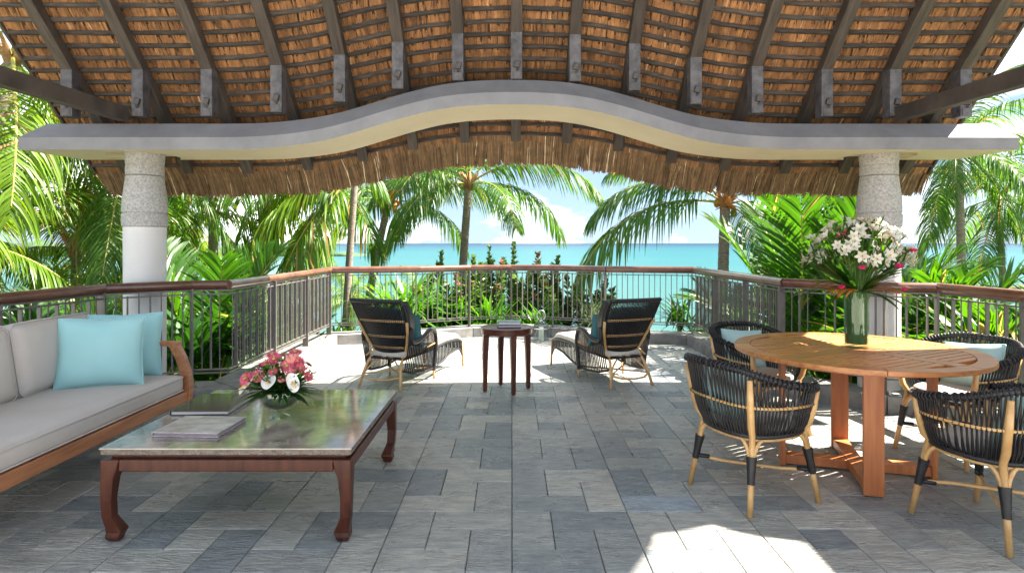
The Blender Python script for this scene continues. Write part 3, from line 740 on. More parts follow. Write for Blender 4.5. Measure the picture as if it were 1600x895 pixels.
# ------------------------------------------------------------------ dining tub chair (faces +x)
def make_chair(label):
    t = thing('dining_chair', label, 'chair', group='rattan tub chairs round the dining table')
    A0 = R(128)                        # shell spans +-128 deg about the back (-x)
    def ring(z, u, rx, ry, ox=0.0):    # u -1..1
        a = PI+u*A0
        ca, sa = math.cos(a), math.sin(a)
        e = .78
        return Vector((ox+rx*math.copysign(abs(ca)**e, ca), ry*math.copysign(abs(sa)**e, sa), z))
    def rimz(u): return .635+.125*(.5+.5*math.cos(min(1, abs(u)**1.25)*PI))
    def rim(u): return ring(rimz(u), u, .300, .315, -.02)
    def mid(u): return ring(.545+.02*(1-abs(u)), u, .285, .300, -.012)
    def bot(u): return ring(.395, u, .232, .238, 0)
    def shell(u, v):  # v 0 bottom .. 1 rim
        zb, zr = .395, rimz(u); z = zb+(zr-zb)*v
        k = v**.62; return ring(z, u, .232+(.300-.232)*k, .238+(.315-.238)*k, -.02*k)
    mb = MB(); n = 62
    for i in range(n):
        u = -1+2*(i+.5)/n
        for s in (-1, 1):
            pts = []
            for v in (0, .18, .36, .5, .64, .82, 1):
                du = s*(1/n)*(.95*math.cos(v*PI)) if v > .45 else s*(1/n)*(.55*math.cos(v*PI))
                q = shell(max(-1, min(1, u+du)), v); off = .0035*s*(1 if v < .5 else -1)
                d = Vector((q.x, q.y, 0)).normalized(); pts.append(q+d*off)
            mb.tube(pts, .0060, 5, cap=False, sx=.7)
    o = mb.build('backrest_weave', M_black, t, smooth=True); o['kind'] = 'stuff'
    # rim: core and coil wraps
    us = np.linspace(-1, 1, 60)
    core = [rim(u) for u in us]
    front = [rim(1)+Vector((.012, 0, -.03)), rim(1)+Vector((.012, 0, -.09))]
    MB().tube(core, .015, 8).build('rim', M_black, t, smooth=True)
    mb = MB(); fr = frames(core)
    nn = 58; turns = []
    for i in range(nn):
        u = -1+2*i/(nn-1); p = rim(u); q = rim(min(1, u+.01)) if u < .99 else p; T = (rim(min(1, u+.02))-rim(max(-1, u-.02))).normalized()
        up = Vector((0, 0, 1)); side = T.cross(up).normalized(); up = side.cross(T)
        mb.tube([p+T*(.006*math.sin(a*.5))+side*(math.cos(a)*.0205)+up*(math.sin(a)*.0205) for a in np.linspace(0, 2*PI, 9)[:-1]], .0052, 4, closed=True)
    o = mb.build('rim_wrap', M_black, t, smooth=True); o['kind'] = 'stuff'
    MB().tube([mid(u)*1.0 for u in np.linspace(-1, 1, 40)], .008, 8).build('waist_cane', M_cane, t, smooth=True)
    mb = MB()
    for i in range(62):
        u = -1+2*(i+.5)/62; p = mid(u); d = Vector((p.x, p.y, 0)).normalized()
        T = (mid(min(1, u+.02))-mid(max(-1, u-.02))).normalized()
        mb.tube([p+d*(.0105)*c_+Vector((0, 0, .0105))*s_+T*.004*c_ for (c_, s_) in ((1, 0), (0, 1), (-1, 0), (0, -1))], .0026, 4, closed=True)
    o = mb.build('waist_wrap', M_black, t, smooth=True); o['kind'] = 'stuff'
    full = [Vector((.232*math.copysign(abs(math.cos(a))**.78, math.cos(a)), .238*math.copysign(abs(math.sin(a))**.78, math.sin(a)), .392)) for a in np.linspace(0, 2*PI, 49)[:-1]]
    MB().tube(full, .014, 8, closed=True).build('seat_ring', M_black, t, smooth=True)
    MB().tube([Vector((v.x*.96, v.y*.96, .372)) for v in full], .010, 8, closed=True).build('seat_ring_cane', M_cane, t, smooth=True)
    MB().prism([(v.x*.96, v.y*.96) for v in full], .380, .392).build('seat', M_black, t)
    # seat cushion
    mb = MB(); rr_ = [Vector((v.x*.90, v.y*.90, 0)) for v in full]
    rings_ = [[v*s_+Vector((0, 0, z)) for v in rr_] for (s_, z) in ((.93, .394), (1, .402), (1.0, .430), (.93, .440), (.6, .446), (.2, .448))]
    mb.loft(rings_); mb.build('seat_cushion', M_beige, t, smooth=True)
    # legs: feet at corners
    for (sx, sy) in ((-1, -1), (-1, 1), (1, -1), (1, 1)):
        foot = Vector((sx*.238, sy*.238, 0)); top = Vector((sx*.178, sy*.190, .395))
        u = (1 if sy < 0 else -1)*(.36 if sx < 0 else 1.0)
        # post continues up the outside of the shell
        pts = [foot, lerp(foot, top, .5), top]
        ctl = []
        for v in ((.15, .5, .9) if sx < 0 else (.15, .5, .93)):
            q = shell(u, v); d = Vector((q.x, q.y, 0)).normalized()
            ctl.append(q+d*.012)
        leg = MB().tube([foot, lerp(foot, top, .33), lerp(foot, top, .66), top]+ctl, [.0145, .016, .0165, .0175, .019, .019, .014], 8).build('leg', M_cane, t, smooth=True)
        a, b = lerp(foot, top, .40), lerp(foot, top, .74)
        MB().tube([a, lerp(a, b, .5), b], [.0185, .0215, .027], 10).build('leg_wrap', M_black, leg, smooth='auto')
        # arched side braces
        for (nx, ny) in ((-sx, 0), (0, -sy)):
            dirv = Vector((nx, ny, 0)); br_ = []
            for q_ in np.linspace(0, 1, 7):
                base = lerp(foot, top, .62+.02*q_)
                br_.append(Vector((base.x, base.y, 0))+dirv*(.012+.085*(1-math.cos(q_*PI/2)))+Vector((0, 0, lerp(.255, .380, math.sin(q_*PI/2)))))
            MB().tube(br_, .011, 7).build('brace', M_cane, t, smooth=True)
    for (p, q) in (((-1, -1), (1, 1)), ((-1, 1), (1, -1))):
        z = .175; s_ = .212; dz = .006 if p == (-1, -1) else -.006
        a, b = Vector((p[0]*s_, p[1]*s_, z)), Vector((q[0]*s_, q[1]*s_, z)); m_ = Vector((0, 0, z+dz*2.2))
        o = MB().tube([a, lerp(a, m_, .5)+Vector((0, 0, dz)), m_, lerp(m_, b, .5)+Vector((0, 0, dz)), b], .0095, 8).build('stretcher', M_cane, t, smooth=True)
        MB().tube([a, lerp(a, b, .12)], .0125, 8).build('stretcher_wrap', M_black, o, smooth=True); MB().tube([b, lerp(b, a, .12)], .0125, 8).build('stretcher_wrap', M_black, o, smooth=True)
    return t
chairs = [((1.346, 3.446), 22, 'black rattan tub chair nearest the terrace middle, its back to the camera'),
          ((2.373, 3.04), 108, 'black rattan tub chair cut by the right edge in front of the table'),
          ((1.86, 4.60), -67, 'black rattan tub chair behind the left side of the dining table'),
          ((2.93, 4.07), 200, 'black rattan tub chair behind the right side of the dining table')]
c0 = make_chair(chairs[0][2]); c0.location = (*chairs[0][0], 0); c0.rotation_euler = (0, 0, R(chairs[0][1]))
for (p, a, lb) in chairs[1:]: dup(c0, (*p, 0), R(a), lb)
for i, (p, a, lb) in enumerate(chairs):
    a_ = R(a); bx = p[0]-math.cos(a_)*.165; by = p[1]-math.sin(a_)*.165
    pillow('chair_pillow', ['aqua pillow inside the tub chair nearest the terrace middle', 'aqua pillow inside the tub chair at the right edge', 'aqua pillow in the tub chair behind the left of the table', 'aqua pillow in the tub chair behind the right of the table'][i],
           'pillow', (bx, by, .575), .40, .31, .12, (R(-16), R([3, -4, 5, -6][i]), a_+PI/2), M_aqua2, 'aqua pillows in the dining chairs')
# ------------------------------------------------------------------ lounge chair with foot rest (faces +y)
def make_lounge(label):
    t = thing('lounge_chair', label, 'chair', group='rattan lounge chairs facing the sea')
    def back(u, v):  # u -1..1, v 0..1 bottom to top
        wv = .165+.115*math.sin(min(1, v*1.15)*PI/2)
        z = .315+.545*v; y = .13-.05*v-.20*v**1.4
        y += .055*(abs(u)**2.4)*(1-v*.45)
        return Vector((u*wv, y, z))
    mb = MB(); n = 35
    for i in range(n):
        u = -.93+1.86*i/(n-1)
        mb.tube([back(u, v)+Vector((0, -.003, 0)) for v in np.linspace(0, .965, 9)], .0062, 5, cap=False, sx=.85)
    o = mb.build('backrest_weave', M_black, t, smooth=True); o['kind'] = 'stuff'
    mb = MB()
    # top roll and wrapped side wings
    mb.tube([back(u, 1.0)+Vector((0, 0, -.008)) for u in np.linspace(-1, 1, 12)], .021, 8)
    mb.build('top_rail', M_black, t, smooth=True)
    for s in (-1, 1):
        MB().tube([back(s, v)+Vector((0, .004, 0)) for v in np.linspace(0, 1, 10)], .017, 8).build('side_frame', M_black, t, smooth=True)
        # wing: flat woven band turning forward
        vs = []; m_ = 10
        for i in range(m_+1):
            v = .12+.86*i/m_; p = back(s, v); wd = .02+.085*math.sin(PI*min(1, (1-v)*1.1+.12))**.8
            vs += [p+Vector((s*.010, -.006, 0)), p+Vector((s*.030, wd, .006)), p+Vector((s*.018, wd, .006)), p+Vector((-s*.002, -.006, 0))]
        MB().loft([[vs[4*i+j] for j in range(4)] for i in range(m_+1)]).build('wing', M_black, t, smooth=True)
    for vz in (.12, .33, .62):
        o = MB().tube([back(u, vz)+Vector((0, -.011, .006)) for u in np.linspace(-.95, .95, 16)], .0045, 6).tube([back(u, vz)+Vector((0, -.011, -.006)) for u in np.linspace(-.95, .95, 16)], .0045, 6).build('cane_band', M_cane, t, smooth=True)
        mb = MB()
        for i in range(27):
            p = back(-.93+1.86*i/26, vz)+Vector((0, -.012, 0))
            mb.tube([p+Vector((-.004, .002, -.013)), p+Vector((0, -.006, 0)), p+Vector((.004, .002, .013))], .003, 4)
        q = mb.build('band_lashing', M_black, o); q['kind'] = 'stuff'
    # rear legs sweep up outside of the back
    for s in (-1, 1):
        pts = [Vector((s*.235, -.02, 0)), Vector((s*.215, .02, .12)), Vector((s*.190, .075, .24)), back(s, .0)+Vector((s*.012, -.010, .01))]
        pts += [back(s, v)+Vector((s*.012, -.014, 0)) for v in (.2, .4, .60)]
        MB().tube(pts, .014, 8).build('rear_leg', M_cane, t, smooth=True)
    # arms
    for s in (-1, 1):
        A = [back(s, .48)+Vector((s*.02, .05, 0)), Vector((s*.275, .12, .455)), Vector((s*.285, .23, .440)), Vector((s*.292, .34, .475)), Vector((s*.295, .45, .520)), Vector((s*.295, .545, .512)), Vector((s*.292, .60, .43)), Vector((s*.285, .61, .30)), Vector((s*.275, .60, .17)), Vector((s*.268, .595, .09))]
        sm = []
        for i in range(len(A)-1):
            p0, p1, p2, p3 = A[max(0, i-1)], A[i], A[i+1], A[min(len(A)-1, i+2)]
            for k in range(4):
                q = k/4; sm.append(.5*((2*p1)+(p2-p0)*q+(2*p0-5*p1+4*p2-p3)*q*q+(3*p1-p0-3*p2+p3)*q**3))
        sm.append(A[-1])
        MB().tube(sm, .021, 9, sx=1.15).build('arm', M_black, t, smooth=True)
        MB().tube([(s*.268, .595, .12), (s*.268, .60, 0)], .012, 8).build('front_leg', M_cane, t, smooth=True)
        low = [Vector((s*.205, .04, .175)), Vector((s*.24, .2, .13)), Vector((s*.262, .42, .11)), Vector((s*.268, .595, .115))]
        MB().tube(low, .011, 7).build('lower_rail', M_black, t, smooth=True)
        MB().tube([Vector((s*.20, .06, .30)), Vector((s*.262, .30, .33)), Vector((s*.285, .60, .375))], .009, 7).build('arm_cane', M_cane, t, smooth=True)
        mb = MB()
        for i in range(19):
            y = .09+.50*i/18
            zt = float(np.interp(y, [.09, .23, .34, .45, .6], [.45, .435, .465, .51, .50])); zb = float(np.interp(y, [.04, .2, .42, .6], [.175, .13, .11, .115]))
            xb = float(np.interp(y, [.04, .2, .42, .6], [.205, .24, .262, .268])); xt = float(np.interp(y, [.1, .34, .6], [.27, .292, .292]))
            mb.tube([(s*xb, y, zb), (s*(xb+xt)/2, y+.004, (zb+zt)/2), (s*xt, y, zt)], .0066, 5, cap=False)
        o = mb.build('side_weave', M_black, t, smooth=True); o['kind'] = 'stuff'
    # seat and foot rest
    def side(s, y, top):
        w_ = float(np.interp(y, [.1, .6, 1.32], [.205, .27, .245]))
        zt = float(np.interp(y, [.1, .6, .9, 1.2, 1.32], [.28, .315, .335, .325, .285])); zb = float(np.interp(y, [.6, .8, 1.0, 1.2, 1.30, 1.34], [.12, .15, .20, .22, .19, .12]))
        return Vector((s*w_, y, zt if top else zb))
    MB().loft([[side(-1, y, 1), side(1, y, 1), side(1, y, 1)-Vector((0, 0, .018)), side(-1, y, 1)-Vector((0, 0, .018))] for y in (.10, .35, .6, .8, 1.0, 1.2, 1.31)]).build('seat_deck', M_black, t)
    for s in (-1, 1):
        MB().tube([side(s, y, 1) for y in np.linspace(.6, 1.32, 9)], .013, 7).build('foot_rail', M_black, t, smooth=True)
        MB().tube([side(s, y, 0) for y in np.linspace(.6, 1.34, 12)], .012, 7).build('foot_arch', M_black, t, smooth=True)
        MB().tube([(s*.243, 1.33, .30), (s*.247, 1.335, .15), (s*.25, 1.34, 0)], .013, 8).build('foot_leg', M_cane, t, smooth=True)
        mb = MB()
        for i in range(20):
            y = .63+.68*i/19; a, b = side(s, y, 1), side(s, y+.01, 0); mb.tube([a, b], .0068, 5, cap=False)
        o = mb.build('foot_weave', M_black, t, smooth=True); o['kind'] = 'stuff'
    mb = MB()
    for i in range(18):
        x = -.235+.47*i/17; mb.tube([(x, 1.33, .295), (x, 1.335, .20)], .0065, 5, cap=False)
    o = mb.build('foot_weave', M_black, t, smooth=True); o['kind'] = 'stuff'
    MB().tube([(-.245, 1.325, .295), (0, 1.335, .30), (.245, 1.325, .295)], .013, 7).build('foot_rail', M_cane, t, smooth=True)
    # cane ring under the seat between rear legs
    MB().tube([(-.215, .02, .12), (-.12, -.055, .10), (0, -.075, .095), (.12, -.055, .10), (.215, .02, .12)], .010, 8).build('hoop', M_cane, t, smooth=True)
    for s in (-1, 1):
        MB().tube([(s*.213, .02, .125), (s*.16, .07, .20), (s*.08, .12, .27), (0, .13, .295)], .009, 7).build('brace', M_cane, t, smooth=True)
        MB().tube([(s*.213, .02, .125), (-s*.10, .35, .13), (-s*.26, .59, .12)], .008, 7).build('cross_brace', M_cane, t, smooth=True)
    # cushion: seat + foot, follows deck
    vs = []
    ys = list(np.linspace(.12, 1.33, 20)); rg_ = []
    for y in ys:
        w_ = side(1, y, 1).x-.006; z = side(1, y, 1).z; e = 1 if .15 < y < 1.30 else .6
        sag = .004*math.sin(y*18)
        rg_.append([(-w_, y, z+.006), (-w_-.004, y, z+.03*e), (-w_+.02, y, z+(.062+sag)*e), (0, y, z+(.070+sag)*e), (w_-.02, y, z+(.062+sag)*e), (w_+.004, y, z+.03*e), (w_, y, z+.006)])
    cu = MB().loft(rg_).build('seat_cushion', M_beige, t, smooth=True)
    M_ = Matrix.Rotation(R(110), 3, 'X')
    cushion_mb(.36, .40, .06, r=.028, puff=.012, n=10, M=M_).build('back_cushion', M_teal, t, smooth=True, loc=(0, .135, .58))
    return t
l0 = make_lounge('black and cane lounge chair with foot rest left of the round side table')
l0.location = (-1.27, 5.93, 0); l0.rotation_euler = (0, 0, R(68-90)); l0.scale = (1, .95, 1)
l1 = dup(l0, (1.16, 5.99, 0), R(112-90), 'black and cane lounge chair with foot rest right of the round side table')
def mlab(i): return ['teal pillow in the lounge chair left of the side table', 'teal pillow in the lounge chair right of the side table'][i]
for i, (lc, a) in enumerate((((-1.27, 5.93), -22), ((1.16, 5.99), 22))):
    s = 1 if i == 0 else -1
    v = Matrix.Rotation(R(a), 3, 'Z') @ Vector((s*.10, .27, 0))
    pillow('lounge_pillow', mlab(i), 'pillow', (lc[0]+v.x, lc[1]+v.y, .53), .40, .34, .13, (R(-18+0), 0, R(a+180)), M_teal, 'teal pillows in the lounge chairs')
M_leafS = leafmat('glossy_strap_leaf', [(.03, .12, .012), (.08, .22, .02), (.14, .32, .03), (.22, .40, .06)], trans=.4, rough=.35)
# ------------------------------------------------------------------ vases + flowers
M_pink = mat('pink_petal', (.62, .06, .14), 0.5, (.80, .28, .33), scale=30, rand=.25)
M_rose = mat('rose_petal', (.75, .30, .28), 0.5, (.85, .52, .45), scale=30, rand=.2)
M_white = mat('white_petal', (.74, .72, .64), 0.45, (.85, .84, .80), scale=30, rand=.1)
M_magenta = mat('magenta_petal', (.60, .02, .12), 0.5, (.72, .06, .22), scale=30, rand=.2)
M_spadix = mat('yellow_spadix', (.80, .42, .05), 0.5)
M_centre = mat('flower_centre', (.45, .40, .08), 0.7, (.30, .10, .05), scale=60)
M_stem = mat('flower_stem', (.06, .14, .025), 0.5, (.12, .22, .04), scale=10)
M_water = mat('dark_leaf_lining', (.012, .035, .012), 0.35, (.045, .09, .018), scale=9, stretch=(1, 1, .3), coat=.3)
M_orange = leafmat('ginger_leaf', [(.42, .22, .06), (.55, .26, .06), (.50, .36, .12)], trans=.3)
def leafstrip(base, d, L_, w_, droop=.3, n=6, up=Vector((0, 0, 1)), curl=0):
    d = Vector(d).normalized(); side = d.cross(up); side = side.normalized() if side.length > .05 else Vector((1, 0, 0))
    p = Vector(base); out = []
    for i in range(n):
        s = i/(n-1); ww = w_*math.sin(PI*(.12+.86*s))**.8*(1 if i < n-1 else .15)
        out.append((p-side*ww, p+side*ww)); d = (d+Vector((0, 0, -1))*droop/n).normalized(); p = p+d*L_/(n-1)
    return out
def leaves_obj(name, LS, m, parent, loc=None, kind=None):
    ks = {}
    S = np.array([[[tuple(a), tuple(b)] for (a, b) in l] for l in LS], dtype=np.float64)
    return strips(name, S, m, parent, kind=kind, loc=loc, smooth=False)
def flower_mesh(kind):
    if kind == 'gerbera':
        LS = []
        for rr_, n, tilt in ((.042, 18, .12), (.034, 15, .35), (.022, 12, .7)):
            for k in range(n):
                a = 2*PI*k/n+rr_*50; d = Vector((math.cos(a), math.sin(a), tilt)); LS.append(leafstrip((0, 0, 0), d, rr_, .0052, .25, 4))
        return LS
    if kind == 'lily':
        LS = []
        for k in range(6):
            a = 2*PI*k/6; d = Vector((math.cos(a), math.sin(a), 1.1)); LS.append(leafstrip((0, 0, -.01), d, .052, .0135, .9, 5))
        return LS
M_petal = {}
def petalmat(name, cols):
    return leafmat(name, cols, trans=.25, rough=.5, objrand=.2)
PM = dict(pink=petalmat('gerbera_petals', [(.60, .07, .14), (.76, .20, .26), (.85, .45, .45)]), white=petalmat('lily_petals', [(.62, .58, .46), (.74, .70, .60), (.80, .70, .62)]),
          magenta=petalmat('magenta_petals', [(.55, .01, .10), (.68, .04, .18)]), rose=petalmat('rose_petals', [(.78, .22, .24), (.85, .45, .38)]))
fm = {}
def put_flower(kind, col, parent, loc, nrm, sc_=1.0, centre=True):
    key = (kind, col)
    if key not in fm:
        o = leaves_obj('flower', flower_mesh(kind), PM[col], parent); fm[key] = o.data
        c = MB().lathe([(.003, -.004), (.011 if kind == 'gerbera' else .004, .004), (.008 if kind == 'gerbera' else .003, .010), (.001, .013)], 8)
        fm['c'+kind] = c.build('flower_centre', M_centre, o, smooth=True).data
    else:
        o = link('flower', fm[key], parent); link('flower_centre', fm['c'+kind], o)
    o.location = loc; o.rotation_euler = Vector(nrm).to_track_quat('Z', 'Y').to_euler(); o.scale = (sc_,)*3
    return o
def rose(parent, loc, col, s=1.0):
    LS = []
    for k in range(16):
        a = k*2.4; rr_ = .006+.0011*k; lean = .15+.045*k
        b = Vector((math.cos(a)*rr_, math.sin(a)*rr_, -.02)); LS.append(leafstrip(b, (math.cos(a)*lean, math.sin(a)*lean, 1), .040, .013, .15, 4))
    o = leaves_obj('flower', LS, PM[col], parent, loc=loc); o.scale = (s,)*3; return o
# --- low bowl on coffee table
bx, by, bz = -1.275, 3.375, .4475
bv = thing('flower_bowl', 'footed glass bowl lined with dark leaves on the marble table', 'vase', (bx, by, bz))
MB().lathe([(.054, .0), (.056, .004), (.050, .010), (.022, .020), (.014, .030), (.016, .036), (.05, .044), (.088, .068), (.106, .100), (.110, .130), (.106, .152), (.103, .152), (.106, .13), (.102, .102), (.084, .072), (.045, .050)], 36, capt=False).build('glass', M_glass, bv, smooth='auto')
MB().lathe([(.02, .0525), (.046, .053), (.081, .074), (.100, .103), (.103, .13), (.099, .146), (.05, .150)], 36).build('leaf_lining', M_water, bv, smooth='auto')
bq = thing('flower_bouquet', 'low bouquet of pink gerberas, roses and white anthuriums in the glass bowl', 'flowers', (bx, by, bz+.15))
LS = []
for k in range(230):
    a = random.uniform(0, 2*PI); e = random.uniform(-.15, 1.4); d = Vector((math.cos(a), math.sin(a), e)); L_ = random.uniform(.09, .2)
    LS.append(leafstrip((math.cos(a)*.05, math.sin(a)*.05, .0), d, L_, random.uniform(.006, .014), random.uniform(.2, .9), 6))
leaves_obj('foliage', LS, M_leafG, bq, kind='stuff')
LS = []
for k in range(110):
    a = random.uniform(0, 2*PI); rr_ = random.uniform(.02, .18); b = Vector((math.cos(a)*rr_, math.sin(a)*rr_, .15-rr_*.5+random.uniform(-.02, .03)))
    for j in range(7): LS.append(leafstrip(b, (random.gauss(0, 1), random.gauss(0, 1), abs(random.gauss(0, 1))), .035, .004, .2, 6))
leaves_obj('small_greens', LS, M_leafS, bq, kind='stuff')
for (dx, dy, dz, nx, ny, nz, s) in ((-.19, 0, .06, -1, -.2, .8, .9), (.17, -.04, .08, .9, -.4, .8, .85), (.0, -.10, .12, 0, -.8, .8, .7), (-.07, -.02, .15, -.3, -.5, 1, .8), (.09, -.08, .11, .2, -.8, .8, .7), (-.16, -.06, .075, -.5, -.9, .7, 1.15), (-.10, -.06, .095, 0, -1, .8, .9), (-.03, 0, .165, -.1, -.7, 1, 1.2), (-.06, .05, .18, 0, -.4, 1, 1), (.05, -.03, .135, .2, -.9, .7, 1.15), (.09, .02, .15, .3, -.6, 1, 1.05), (.12, -.02, .12, .5, -.7, .8, .9), (.06, .07, .19, .1, -.4, 1, 1.1), (0, .09, .17, 0, 0, 1, 1), (-.12, .07, .12, -.6, .2, 1, 1), (.13, .08, .12, .7, .3, 1, 1), (.02, .13, .13, 0, .8, 1, 1)):
    put_flower('gerbera', 'pink', bq, (dx, dy, dz), (nx, ny, nz), s)
for (dx, dy, dz, s) in ((-.07, -.11, .09, 1.1), (.065, .0, .175, 1.15), (.05, -.10, .08, .8)): rose(bq, (dx, dy, dz), 'rose', s)
def anthurium(loc, nrm, s):
    n = 22; c = [Vector((0, 0, 0))]
    for k in range(n):
        a = 2*PI*k/n; rr_ = .040*(1-.28*math.cos(a*1))*(1+.22*math.cos(a)**2); c.append(Vector((math.sin(a)*rr_*.9, -math.cos(a)*rr_*1.15, .006+.010*abs(math.sin(a)))))
    mb = MB().add(c, [(0, k+1, (k+1) % n+1) for k in range(n)])
    o = mb.build('anthurium', M_white, bq, smooth=True, loc=loc); o.scale = (s,)*3
    q = Vector(nrm).to_track_quat('Z', 'Y'); o.rotation_euler = q.to_euler()
    MB().tube([(0, .02, .004), (0, .01, .018), (0, -.022, .030)], [.0045, .005, .003], 7).build('spadix', M_spadix, o, smooth=True)
anthurium((-.145, -.10, .025), (-.7, -.5, .75), .95); anthurium((-.005, -.15, .06), (.05, -.6, .9), .95); anthurium((.115, -.13, .05), (.8, -.7, .5), .95); anthurium((.03, .14, .08), (.1, 1, .6), 1)
# --- tall vase on dining table
vx, vy = 2.155, 3.845
vz = thing('cylinder_vase', 'tall cylindrical glass vase lined with green leaves on the dining table', 'vase', (vx, vy, TZ+.0015))
MB().lathe([(.066, 0), (.070, .003), (.070, .36), (.067, .36), (.067, .018)], 40, capt=False).build('glass', M_glassg, vz, smooth='auto')
M_vleaf = mat('vase_leaf_lining', (.018, .055, .006), 0.5, (.07, .16, .02), scale=9, stretch=(1, 1, .12))
mb = MB().lathe([(.03, .022), (.062, .024), (.0635, .20), (.0635, .345), (.03, .345)], 40); mb.build('leaf_lining', M_vleaf, vz, smooth='auto')
tb = thing('flower_bouquet', 'tall bouquet of white lilies with magenta blooms and long leaves in the cylinder vase', 'flowers', (vx, vy, TZ+.36))
LS = []
for k in range(60):
    a = random.uniform(0, 2*PI); e = random.uniform(.2, 1.5); d = Vector((math.cos(a), math.sin(a), e)); LS.append(leafstrip((math.cos(a)*.03, math.sin(a)*.03, -.02), d, random.uniform(.3, .46), random.uniform(.010, .02), random.uniform(.4, 1.3), 8))
for k in range(9):
    a = random.uniform(2.6, 3.9); LS.append(leafstrip((0, 0, 0), (math.cos(a), math.sin(a)*.6, .75+random.random()*.3), .5, .022, .8, 8))
for k in range(10):
    a = random.uniform(-.6, .6); LS.append(leafstrip((.02, 0, 0), (math.cos(a), math.sin(a), .55+random.random()*.3), .50, .012, .7, 8))
leaves_obj('long_leaf', LS, M_leafG, tb, kind='stuff')
LS = []
for k in range(44):
    a = random.choice([random.uniform(2.5, 3.6), random.uniform(-.5, .6)])-.5*0; LS.append(leafstrip((0, -.03, -.02), (math.cos(a), math.sin(a)-.5, .75), random.uniform(.22, .34), .012, 1.2, 8))
leaves_obj('ginger_leaf', LS, M_orange, tb, kind='stuff')
mb = MB(); heads = []
rngf = random.Random(4)
for k in range(105):
    a = rngf.uniform(0, 2*PI); ph = rngf.uniform(.05, 1.25)
    rr_ = .325*rngf.uniform(.80, 1.0); p = Vector((math.cos(a)*math.sin(ph*1.25)*rr_*1.04, math.sin(a)*math.sin(ph*1.25)*rr_*.85, .17+math.cos(ph*1.25)*rr_*.86))
    if p.z < .07: continue
    heads.append(p)
    mb.tube([(p.x*.06, p.y*.06, -.2), (p.x*.35, p.y*.35, .05), (p.x*.98, p.y*.98, p.z-.01)], .0022, 4, cap=False)
o = mb.build('stem', M_stem, tb); o['kind'] = 'stuff'
for i, p in enumerate(heads):
    n_ = Vector((p.x*1.2, p.y*1.2, p.z-.12)).normalized()
    put_flower('lily', 'white' if rngf.random() > .03 else 'magenta', tb, p, n_+Vector((rngf.gauss(0, .3), rngf.gauss(0, .3), rngf.gauss(0, .3))), rngf.uniform(.72, 1.05))
for p, s in (((.13, -.22, .16), .7), ((.25, -.16, .25), .6), ((-.20, -.20, .035), .55), ((-.09, -.22, .15), .6), ((.17, -.2, .02), .5)): rose(tb, p, 'magenta', s)
LS = []
for p in heads:
    for j in range(7): LS.append(leafstrip(p*rngf.uniform(.55, .95), Vector((p.x, p.y, .15+p.z*.5)).normalized()+Vector((rngf.gauss(0, .5), rngf.gauss(0, .5), rngf.gauss(0, .5))), rngf.uniform(.05, .10), .007, .4, 6))
leaves_obj('small_leaves', LS, M_leafB, tb, kind='stuff')
# ------------------------------------------------------------------ ground, sea, headland
def gz(x, y):
    return float(np.interp(y, [0, 9.8, 14, 20, 30, 36, 60, 9000], [-2.2, -1.5, -1.7, -2.6, -3.6, -4.6, -7, -7]))
xs_ = [-600, -120, -60, -30, -20, -14, -10, -7, -5, -3.9, -2.8, 0, 2.8, 3.9, 5, 7, 10, 14, 20, 30, 60, 120, 600]; ys_ = [-60, -20, -6, -2.6, 0, 4, 7, 9.9, 12, 14, 17, 20, 25, 30, 33, 36, 60]
vs = []; 
for y in ys_:
    for x in xs_:
        z = gz(x, y)+.12*math.sin(x*1.3+y*.7)
        if abs(x) < 3 and y < 9.5: z = -2.4
        vs.append((x, y, z))
nx = len(xs_)
g = MB().add(vs, [(j*nx+i, j*nx+i+1, (j+1)*nx+i+1, (j+1)*nx+i) for j in range(len(ys_)-1) for i in range(nx-1)]).build('ground', M_soil, smooth=True); tag(g, kind='structure')
